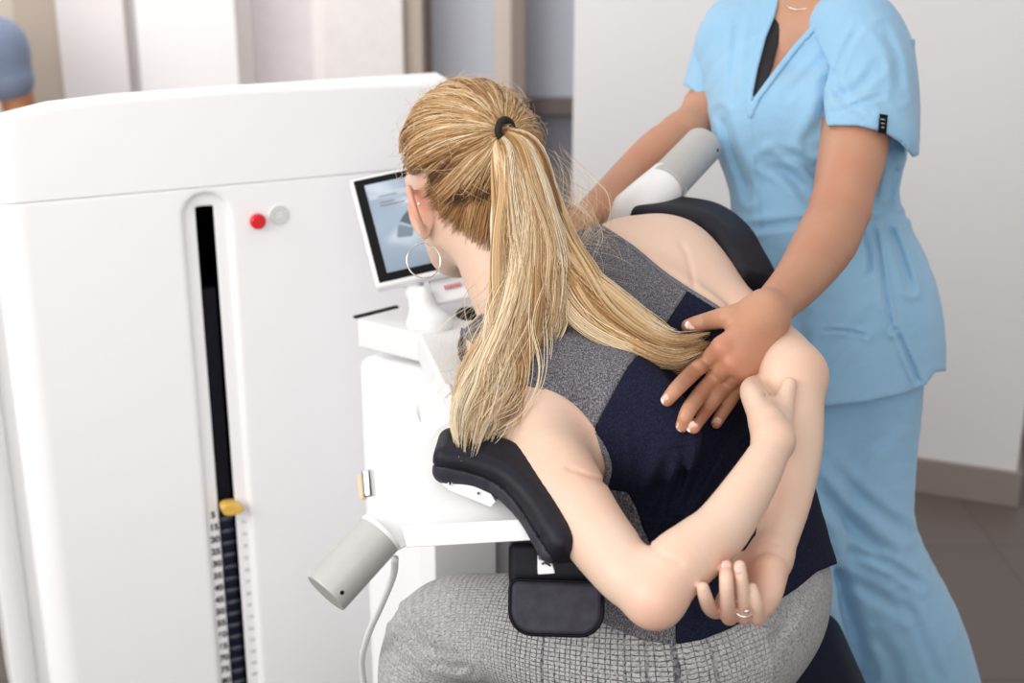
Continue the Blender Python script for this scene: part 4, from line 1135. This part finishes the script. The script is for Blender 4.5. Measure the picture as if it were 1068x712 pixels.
# buttons
def on_front(px, py, n=0.0):
    d = FWD+RGT*(px-534)/F+UPC*(356-py)/F; p0 = MP(0, n, 0); t = ((p0-CAM)@EN)/(d@EN); return CAM+d*t
b0 = on_front(268, 230); eb = cyl('emergency_button', b0-EN*.001, b0+EN*.013, .0135, M_RED, mach, .005, 'round red emergency button')
b1 = on_front(291, 224); rb = cyl('indicator_ring', b1-EN*.001, b1+EN*.002, .0178, M_CONS, mach, .001)
for rr_ in (.014, .009): torus('ring_line', b1+EN*.0022, EN, rr_, .0005, M_NUMG, rb)
for a in (0, 1.57, 3.14, 4.71): cyl('ring_dot', b1+EN*.002+E1*.0045*math.cos(a)+EZ*.0045*math.sin(a), b1+EN*.003+E1*.0045*math.cos(a)+EZ*.0045*math.sin(a), .0008, M_NUMG, rb, 0, sides=10)
# console ----------------------------------------------------------
ZC = .908
A_ = PZ(372, 333, ZC); B_ = PZ(560, 286, ZC); C_ = PZ(600, 330, ZC); D_ = PZ(476, 430, ZC); E_ = PZ(436, 348, ZC)
cons = prism('console', [A_, E_, D_, C_, B_], -EZ*.046, M_WHITE2, mach, .004)
ins = lambda p, q: p+(q-p)*.04
cen = (A_+B_+C_+D_+E_)/5
prism('console_top', [ins(p, cen)+EZ*.0005 for p in (A_, E_, D_, C_, B_)], EZ*.0012, M_CONS, cons, .0008, 'pale grey console top')
bd = nrm(B_-A_); bn = nrm(np.cross(EZ, bd))
prism('gap_shade', [A_+bn*.002, A_+bd*.085+bn*.002, A_+bd*.085+bn*.010, A_+bn*.010], EZ*.004, M_DARK, cons, .001)  # dark strips put in for the shade of the gap along the console
prism('gap_shade', [A_+bd*.135+bn*.002, A_+bd*.30+bn*.002, A_+bd*.30+bn*.010, A_+bd*.135+bn*.010], EZ*.004, M_DARK, cons, .001)
# pedestal under the console and curved shroud
q0 = [PZ(368, 372, .84), PZ(436, 384, .84), PZ(470, 440, .84), PZ(560, 380, .84), PZ(520, 320, .84)]
cq = np.mean(q0, 0)
prism('pedestal', [cq+(p-cq)*.98 for p in q0], -EZ*.80, M_WHITE, mach, .02, seg=5)
# chrome lever on the pedestal
kb = P(384, 504, 1.99)
cyl('chrome_knob', kb+D(-.1, 1, .15)*.020, kb-D(-.1, 1, .15)*.020, .0095, M_CHROME, mach, .003, 'chrome adjustment knob')
cyl('knob_base', kb+D(-.9, -.3, .3)*.011+D(-.1, 1, 0)*.017, kb+D(-.9, -.3, .3)*.011-D(-.1, 1, 0)*.021, .006, M_CREAM, mach, .002)
# monitor -----------------------------------------------------------
TL, BL = P(368, 188, 2.145), P(396, 297, 2.06)
vy = nrm(TL-BL); hgt_ = np.linalg.norm(TL-BL)
vx = D(.95, .17, .10); vx = nrm(vx-vy*(vx@vy)); vn = np.cross(vx, vy); vn = vn if vn@FWD < 0 else -vn
MC = BL+vy*hgt_/2+vx*.112
mon = box('monitor', MC-vn*.010, (.118, hgt_/2+.004, .010), M_WHITE2, mach, [vx, vy, vn], .006, 'white tilted touch monitor')
box('bezel', MC+vn*.0008, (.112, hgt_/2-.003, .0012), M_BLACK, mon, [vx, vy, vn], .001)
SCR = NT('screen_glow'); SCR.b.inputs['Base Color'].default_value = lin((128, 142, 158)); SCR.b.inputs['Emission Color'].default_value = lin((176, 190, 204)); SCR.b.inputs['Emission Strength'].default_value = .24; SCR.set(Roughness=.2)
scr = box('screen', MC+vn*.0024, (.0965, hgt_/2-.0165, .0006), SCR.m, mon, [vx, vy, vn], 0, 'lit blue-grey screen')
def S2(a, b, n=.0033): return MC+vx*a+vy*b+vn*n
M_ARC = plain('screen_dark_blue', (74, 92, 108), .3); M_ARC2 = plain('screen_slate', (112, 128, 142), .3); M_PAN = plain('screen_panel', (176, 188, 200), .3); M_TXT = plain('screen_text', (120, 112, 122), .3)
ac = (-.002, -.034)
for k in range(7):
    a0, a1 = math.radians(172-k*26), math.radians(172-k*26-21)
    pl = [(ac[0]+R_*math.cos(a), ac[1]+R_*math.sin(a)) for R_, aa in ((.066, (a0, (a0+a1)/2, a1)), (.042, (a1, (a0+a1)/2, a0))) for a in aa]
    prism('screen_gauge', [S2(a, b) for a, b in pl], vn*.0002, M_ARC if k % 2 else M_ARC2, scr, 0, smooth=False)
prism('screen_header', [S2(a, b, .0031) for a, b in ((-.094, .052), (.094, .052), (.094, .062), (-.094, .062))], vn*.0002, M_PAN, scr, 0, smooth=False)
for k, (a, b, w_) in enumerate(((-.080, .0555, .030), (-.080, .044, .024), (-.080, .038, .04), (.02, .0555, .03))):
    prism('screen_text_line', [S2(a, b-.001, .0034), S2(a+w_, b-.001, .0034), S2(a+w_, b+.001, .0034), S2(a, b+.001, .0034)], vn*.0002, M_TXT, scr, 0, smooth=False)
# stand and ball foot
tube('monitor_stand', [MC-vn*.034-vy*.02, BL+vx*.055-vn*.034+vy*.012, BL+vx*.055-vn*.030-vy*.020, P(436, 318, 2.07), P(441, 340, 2.06)], [.012, .016, .016, .0145, .016], M_WHITE2, mach, 20, 6)
sdf_obj('stand_foot', Group([(Ell(P(448, 335, 2.06)+[0, 0, -.004], (.036, .030, .024)), .01), (Ell(P(441, 318, 2.07), (.018, .018, .03)), .02)]), M_WHITE2, .004, mach)
# label box beside the stand
lb = box('card_reader', P(492, 292, 2.10), (.066, .030, .006), M_CONS, mach, [vx, vy, vn], .004, 'pale grey box with a small red label')
cc_ = P(472, 298.5, 2.085)
M_REDT = plain('red_print', (206, 110, 112), .5)
for k in range(6):
    box('red_lettering', cc_+vx*(k-2.5)*.0046+vn*.0015, (.0017, .0034, .0004), M_REDT, lb, [vx, vy, vn], 0)
# dark turning knobs behind the hair
sdf_obj('console_knob', Group([(Ell(P(487, 327, 1.96), (.017, .012, .010)), .01), (Ell(P(500, 328, 1.98), (.02, .01, .010)), .01)]), M_LEA, .003, mach)
sdf_obj('chest_pad', Group([(Ell(P(502, 362, 1.93), (.034, .07, .034)), .01)]), M_LEA, .004, mach)
# shoulder frame ------------------------------------------------------
# near arm: folded sheet-metal bracket
TT = 1.50
near = [(378, 539, 1.47), (420, 490, 1.515), (455, 447, 1.56), (470, 440, 1.58), (500, 470, 1.55), (530, 510, 1.51), (548, 530, 1.475), (563, 562, 1.45), (500, 567, 1.455), (425, 569, 1.45), (412, 576, 1.448)]
arm = thing('shoulder_frame', None, None); arm.parent = mach
tp = [P(*q) for q in near]
dn = D(.25, .1, .96)
pb = prism('arm_bracket', tp, dn*.060, M_WHITE2, arm, .004)
# fold ridge along the bracket
r0 = [P(412, 575, 1.4465), P(424, 545, 1.447), P(545, 541, 1.443), P(563, 562, 1.4465)]
prism('bracket_fold', [P(418, 548, 1.452), P(548, 540, 1.452), P(563, 562, 1.449), P(424, 570, 1.449)], D(0, -.2, -1)*.004, M_WHITE2, arm, .0025)
prism('arm_bracket', [P(378, 539, 1.475), P(455, 447, 1.565), P(480, 432, 1.62), P(470, 395, 1.85), P(435, 420, 1.80), P(440, 455, 1.66)], D(.3, -.5, .8)*.05, M_WHITE2, arm, .006)
mp_ = prism('pad_mount', [P(x, y, t) for x, y, t in ((461, 497, 1.466), (490, 505, 1.462), (512, 515, 1.457), (517, 523, 1.456), (512, 529, 1.458), (490, 520, 1.462), (468, 511, 1.467), (460, 504, 1.468))], D(.1, .1, 1)*.02, M_WHITE2, arm, .001)
for (x, y, t) in ((469.5, 504, 1.4655), (499, 514, 1.4605)):
    bo = cyl('bolt', P(x, y, t), P(x, y, t)-FWD*.0022, .0028, M_CONS, mp_, .0006, sides=20); cyl('bolt_socket', P(x, y, t)-FWD*.0021, P(x, y, t)-FWD*.0026, .0014, M_DARK, bo, 0, sides=6)
# grip cylinders
def grip(a, b, r, hole):
    T = nrm(b-a)
    g = cyl('grip_cylinder', a, b, r, M_ALU, arm, .0016, 'brushed aluminium cylinder', 64)
    return g
ga, gb = P(396, 557, 1.455), P(339.5, 619, 1.424)
g1 = grip(ga, gb, .0262, None)
gt = nrm(gb-ga); hp = P(356.5, 620, 1.378); hp = gb-gt*.009; sd = nrm(D(.72, .1, -.8)-gt*(D(.72, .1, -.8)@gt))
cyl('set_screw_hole', hp+sd*.0255, hp+sd*.0266, .0024, M_BLACK, g1, 0, sides=16)
cyl('collar', ga-gt*.004, ga+gt*.001, .0266, M_WHITE2, arm, .001, sides=48)
ga2, gb2 = P(692, 195, 1.93), P(733, 152, 2.02)
g2 = grip(ga2, gb2, .0300, None)
gt2 = nrm(gb2-ga2); sd = nrm(D(.9, -.1, -.55)-gt2*(D(.9, -.1, -.55)@gt2)); hp = gb2-gt2*.012
cyl('set_screw_hole', hp+sd*.0292, hp+sd*.0306, .0026, M_BLACK, g2, 0, sides=16)
# far arm: rounded white tube
tube('arm_tube', [P(699, 188, 1.945), P(672, 213, 1.93), P(625, 255, 1.98), P(570, 310, 2.02), P(500, 380, 1.98), P(455, 430, 1.84)], [.0315, .0345, .037, .036, .034, .03], M_WHITE2, arm, 32, 8)
# pads: swept rounded sections
def pad(pts, w, th, wdir, name='shoulder_pad', label=None, sub=6):
    A = catmull(np.array([P(*q) for q in pts]), sub); rd = min(w, th)*.62
    bl = []
    wd = nrm(wdir)
    def f(p, m):
        best = np.full(len(p), BIG)
        for i in range(len(A)-1):
            ab = A[i+1]-A[i]; T = nrm(ab); W_ = nrm(wd-T*(wd@T)); N_ = np.cross(T, W_)
            h = np.clip(((p-A[i])@ab)/(ab@ab), 0, 1); q = p-A[i]-h[:, None]*ab
            x = np.abs(q@W_)-(w-rd); y = np.abs(q@N_)-(th-rd); z = np.abs(q@T)
            d = np.sqrt(np.maximum(x, 0)**2+np.maximum(y, 0)**2+z**2)+np.minimum(np.maximum(x, y), 0)*(z < .004)-rd
            best = np.minimum(best, d)
        return best
    return A, f
ndir = D(.35, -.55, .75)
A1, pf = pad([(467, 475, 1.485), (500, 480, 1.483), (535, 494, 1.475), (565, 522, 1.455), (585, 553, 1.43), (593, 568, 1.42)], .033, .023, D(.45, .35, .85))
Lp = [P(466, 474, 1.485), P(500, 483, 1.483), P(533, 497, 1.472), (P(562, 524, 1.455)), P(578, 553, 1.435), P(585, 567, 1.425)]
PIP = [(446, 481), (455, 485), (478, 489), (505, 497), (527, 510), (545, 533), (562, 560), (580, 588)]
UND = PIP+[(560, 650), (400, 620), (400, 470)]
_pf = pf
def pf(p, m=0): return _pf(p, m)
sp1, V = sdf_obj('shoulder_pad', Fn(cut(pf, UND, -1), A1.min(0)-.05, A1.max(0)+.05), M_LEA, .003, arm, 'curved black leather shoulder pad')
# charcoal underside / backing of the near pad
sdf_obj('pad_backing', Fn(cut(lambda p, m: pf(p, m)+.0004, UND), A1.min(0)-.05, A1.max(0)+.05), M_LEAS, .003, arm, 'charcoal side of the pad')
tube('pad_piping', [P(a, b, (ST(lambda q: pf(q), a, b) or 1.45)-.0002) for a, b in PIP[1:-1]], .0012, M_BLACK, arm, 8, 6)
A2, pf2 = pad([(676, 226, 1.93), (705, 228, 1.91), (735, 234, 1.885), (757, 250, 1.86), (772, 275, 1.83), (783, 298, 1.80)], .040, .026, D(.45, .35, .85))
sdf_obj('shoulder_pad', Fn(pf2, A2.min(0)-.06, A2.max(0)+.06), M_LEA, .0035, arm, 'curved black leather shoulder pad')
# hip pad
hx, hy = nrm(D(1, -.02, -.05)), nrm(D(.02, 1, .12)); hz = nrm(np.cross(hx, hy)); hz = hz if hz@FWD < 0 else -hz
hcn = P(580, 634, 1.475); kx = 1.475/F
def rr_poly(w, h, r1, r2, n=8):
    """rounded rectangle, r1 upper corners, r2 lower corners"""
    out = []
    for (cx, cy, r_, a0) in ((w-r1, h-r1, r1, 0), (-w+r1, h-r1, r1, 90), (-w+r2, -h+r2, r2, 180), (w-r2, -h+r2, r2, 270)):
        for k in range(n+1):
            a = math.radians(a0+90*k/n); out.append((cx+r_*math.cos(a), cy+r_*math.sin(a)))
    return out
hp_ = prism('hip_pad', [hcn+hx*a+hy*b for a, b in rr_poly(48*kx, 27.5*kx, 9*kx, 24*kx)], -hz*.05, M_LEAS, mach, .006, 'rounded charcoal hip pad', seg=4)
tube('pad_piping', [hcn+hx*a+hy*b-hz*.004 for a, b in rr_poly(48.5*kx, 28*kx, 9*kx, 24*kx, 5)]+[hcn+hx*48.5*kx+hy*19*kx-hz*.004], .0022, M_BLACK, hp_, 8, 1)
prism('pad_bracket', [P(x, y, 1.50) for x, y in ((530, 566), (612, 566), (640, 604), (640, 622), (532, 622), (530, 600))], FWD*.05, M_LEA, mach, .008)
lt = prism('latch', [P(x, y, 1.425) for x, y in ((561, 583), (576, 587), (579, 598), (561, 599))], FWD*.03, M_WHITE2, mach, .001, 'small white latch')
tube('latch_hook', [P(565, 588, 1.4235), P(569, 587, 1.4230), P(574, 590, 1.4235)], .0010, M_DARK, lt, 8, 4)
# frame posts seen between knee and bracket
box('frame_post', [*P(525, 600, 2.05)[:2], .34], (.035, .03, .33), plain('pale_grey_enamel', (206, 204, 206), .5), mach, MAX_, .004)
box('frame_post', [*P(478, 600, 2.0)[:2], .34], (.05, .03, .34), M_WHITE, mach, MAX_, .004)
# foot rest and seat column
box('foot_rest', PZ(500, 1060, .04)+np.array([0, 0, -.01]), (.30, .22, .03), M_LEAS, mach, None, .008)
box('seat_column', (.21, 1.53, .25), (.07, .07, .25), M_WHITE2, mach, None, .01)
box('seat_base', (.02, 1.50, .465), (.13, .07, .03), M_WHITE2, mach, None, .008)
sdf_obj('seat', Group([(RBox((.232, 1.555, .505), (.252, .205, .045), .040), .01)]), plain('navy_leather', (15, 16, 32), .6, noise_amt=.1, spec=.2), .005, mach, 'navy padded seat')
box('cabinet_core', MP(-.012, -.10, .56), (.02, .05, .56), M_WHITE2, mach, MAX_, .002)
# air hose
tube('hose', [P(412, 582, 1.50), P(410, 600, 1.53), P(398, 630, 1.6), P(383, 665, 1.7), P(378, 700, 1.8), P(392, 760, 1.9), P(430, 800, 2.0)], .0042, M_WHITE2, mach, 14, 8, 'thin white hose')

# ================================================================== the room
def struct(o): o['kind'] = 'structure'; return o
def wallmat(name, c, r=.8): return plain(name, c, r, noise_amt=.008, nscale=2)
M_WALL = wallmat('warm_grey_paint', (222, 219, 220)); M_WALL2 = wallmat('pale_paint', (232, 228, 228))
M_BEIGE = wallmat('beige_paint', (196, 182, 168)); M_LBEIGE = wallmat('light_beige_paint', (222, 210, 200)); M_TAUPE = wallmat('taupe_trim', (142, 130, 124)); M_BROWN_T = wallmat('brown_frame', (150, 134, 128))
M_BLUEG = plain('frosted_glass', (206, 210, 222), .35, noise_amt=.02, nscale=1)
M_DGLASS = plain('dark_door_panel', (138, 138, 150), .4)
fl = NT('floor_tile'); co = fl.coord(); br = fl.n('ShaderNodeTexBrick'); fl.l(co, br.inputs['Vector'])
br.offset = 0; br.inputs['Scale'].default_value = 1; br.inputs['Brick Width'].default_value = .6; br.inputs['Row Height'].default_value = .6; br.inputs['Mortar Size'].default_value = .003
br.inputs['Color1'].default_value = lin((98, 89, 84)); br.inputs['Color2'].default_value = lin((103, 94, 89)); br.inputs['Mortar'].default_value = lin((80, 72, 68))
fl.l(fl.mix(fl.math('MULTIPLY', fl.noise(co, 5, 4), .3), br.outputs['Color'], lin((84, 76, 72))), fl.b.inputs['Base Color']); fl.set(Roughness=.42)
struct(mesh_obj('floor', [(-6, -1.5, 0), (5, -1.5, 0), (5, 9, 0), (-6, 9, 0)], [(0, 1, 2, 3)], fl.m, None, False))
# right wall: rises from the far left edge to the outer corner, then turns away
wa = np.array([.168, 3.70, 0]); wb = np.array([1.325, 3.228, 0]); wd_ = nrm(wb-wa); wn_ = np.array([-wd_[1], wd_[0], 0])
def wallseg(name, a, b, z0, z1, th, mat, bevel=0):
    d = nrm(b-a); n = np.array([-d[1], d[0], 0])
    if n[1] < 0: n = -n
    return struct(prism(name, [a+EZ*z0, b+EZ*z0, b+EZ*z1, a+EZ*z1], n*th, mat, None, bevel, smooth=False))
wallseg('wall_right', wa, wb, 0, 3.0, .25, M_WALL)
wc = wb+nrm([.32, .95, 0])*2.0
struct(prism('wall_side', [wb+EZ*0+[.0, .0005, 0], wc, wc+EZ*3, wb+EZ*3+[.0, .0005, 0]], [-.10, .07, 0], M_WALL, None, 0, smooth=False))
wallseg('baseboard_right', wa-wn_*.014, wb-wn_*.014+wd_*.014, 0, .098, .014, M_TAUPE, .002)
struct(prism('baseboard_side', [wb+wd_*.014, wc+wd_*.014, wc+wd_*.014+EZ*.098, wb+wd_*.014+EZ*.098], [-.014, 0, 0], M_TAUPE, None, .002, smooth=False))
# far room: a row of panels and columns along the back
YB = 4.9
def colm(name, x0, x1, y, z0, z1, mat, th=.12):
    """upright slab between two picture columns, at depth y"""
    a = PY(x0, 60, y); b = PY(x1, 60, y)
    return struct(prism(name, [(a[0], y, z0), (b[0], y, z0), (b[0], y, z1), (a[0], y, z1)], (0, th, 0), mat, None, .004, smooth=False))
struct(prism('wall_back', [(-6, YB+.3, 0), (3, YB+.3, 0), (3, YB+.3, 3), (-6, YB+.3, 3)], (0, .1, 0), M_WALL2, None, 0, smooth=False))
colm('wall_left', -400, 22, YB+.1, 0, 3, M_LBEIGE)
colm('trim_1', 19, 66, YB-.25, 0, 3, M_BEIGE, .3)
M_BRIGHT = plain('bright_white_paint', (250, 247, 246), .7, noise_amt=.005); M_BRIGHT2 = plain('soft_white_paint', (240, 234, 233), .7, noise_amt=.005)
colm('trim_2', 63, 133, YB-.35, 0, 3, M_BRIGHT2, .3)
colm('trim_3', 131, 146, YB-.28, 0, 3, M_WALL, .2)
colm('trim_4', 145, 248, YB-.35, 0, 3, M_BRIGHT, .3)
colm('window_1', 247, 330, YB-.05, 0, 3, plain('pale_frosted_pane', (232, 226, 227), .4), .05)
colm('trim_5', 326, 340, YB-.20, 0, 3, M_BRIGHT2, .2)
colm('trim_6', 338, 421, YB-.32, 0, 3, plain('soft_white_door', (238, 232, 230), .6), .2)
colm('trim_7', 419, 441, YB-.28, 0, 3, M_BEIGE, .3)
colm('trim_8', 438, 450, YB-.10, 0, 3, M_BROWN_T, .2)
colm('window_2', 449, 522, YB-.05, 0, 3, M_BLUEG, .05)
colm('trim_9', 515, 540, YB-.12, 0, 3, M_LBEIGE, .1)
colm('trim_10', 533, 548, YB-.22, 0, 3, M_BROWN_T, .1)
zz = PY(570, 102, YB-.05)[2]; z2 = PY(570, 118, YB-.05)[2]
colm('window_3', 546, 640, YB-.05, zz, 3, M_BLUEG, .05)
colm('trim_11', 546, 640, YB-.10, z2, zz, plain('rail_brown', (120, 108, 106), .6), .1)
colm('door_1', 546, 640, YB-.05, 0, z2, M_DGLASS, .05)

# ================================================================== light
w = bpy.data.worlds.new('daylight'); SC.world = w; w.use_nodes = True
bg = w.node_tree.nodes['Background']; bg.inputs[0].default_value = (1.0, .985, .975, 1); bg.inputs[1].default_value = .62
def area(name, loc, target, size, sy, power, col=(1, 1, 1)):
    l = bpy.data.lights.new(name, 'AREA'); l.shape = 'RECTANGLE'; l.size = size; l.size_y = sy; l.energy = power; l.color = col
    o = bpy.data.objects.new(name, l); COL.objects.link(o); o.location = loc
    o.rotation_euler = (Vector(target)-Vector(loc)).to_track_quat('-Z', 'Y').to_euler(); return o
area('assumed_left_daylight', (-2.6, .2, 2.3), (.1, 1.9, .9), 2.4, 1.8, 72, (1, .985, .96))  # area lamp for assumed light from the left; no window is built there
area('added_overhead_light', (.3, 1.6, 3.1), (.3, 1.7, 0), 2.2, 1.6, 10, (1, .98, .95))  # unseen overhead lamp, added for light; there is no ceiling
area('assumed_rear_daylight', (-.6, -1.3, 2.0), (-.1, 2.2, .8), 3.2, 1.9, 46, (1, .99, .975))  # lamp added behind the camera for more frontal light; its window is only assumed
area('added_back_room_light', (-1.6, 3.6, 2.9), (-.8, 4.9, 1.0), 2.5, .6, 36, (1, .99, .97))  # unseen lamp added to brighten the back room panels
SC.view_settings.view_transform = 'Standard'; SC.view_settings.look = 'None'; SC.view_settings.gamma = 1; SC.view_settings.exposure = 0
SC.view_settings.use_curve_mapping = False
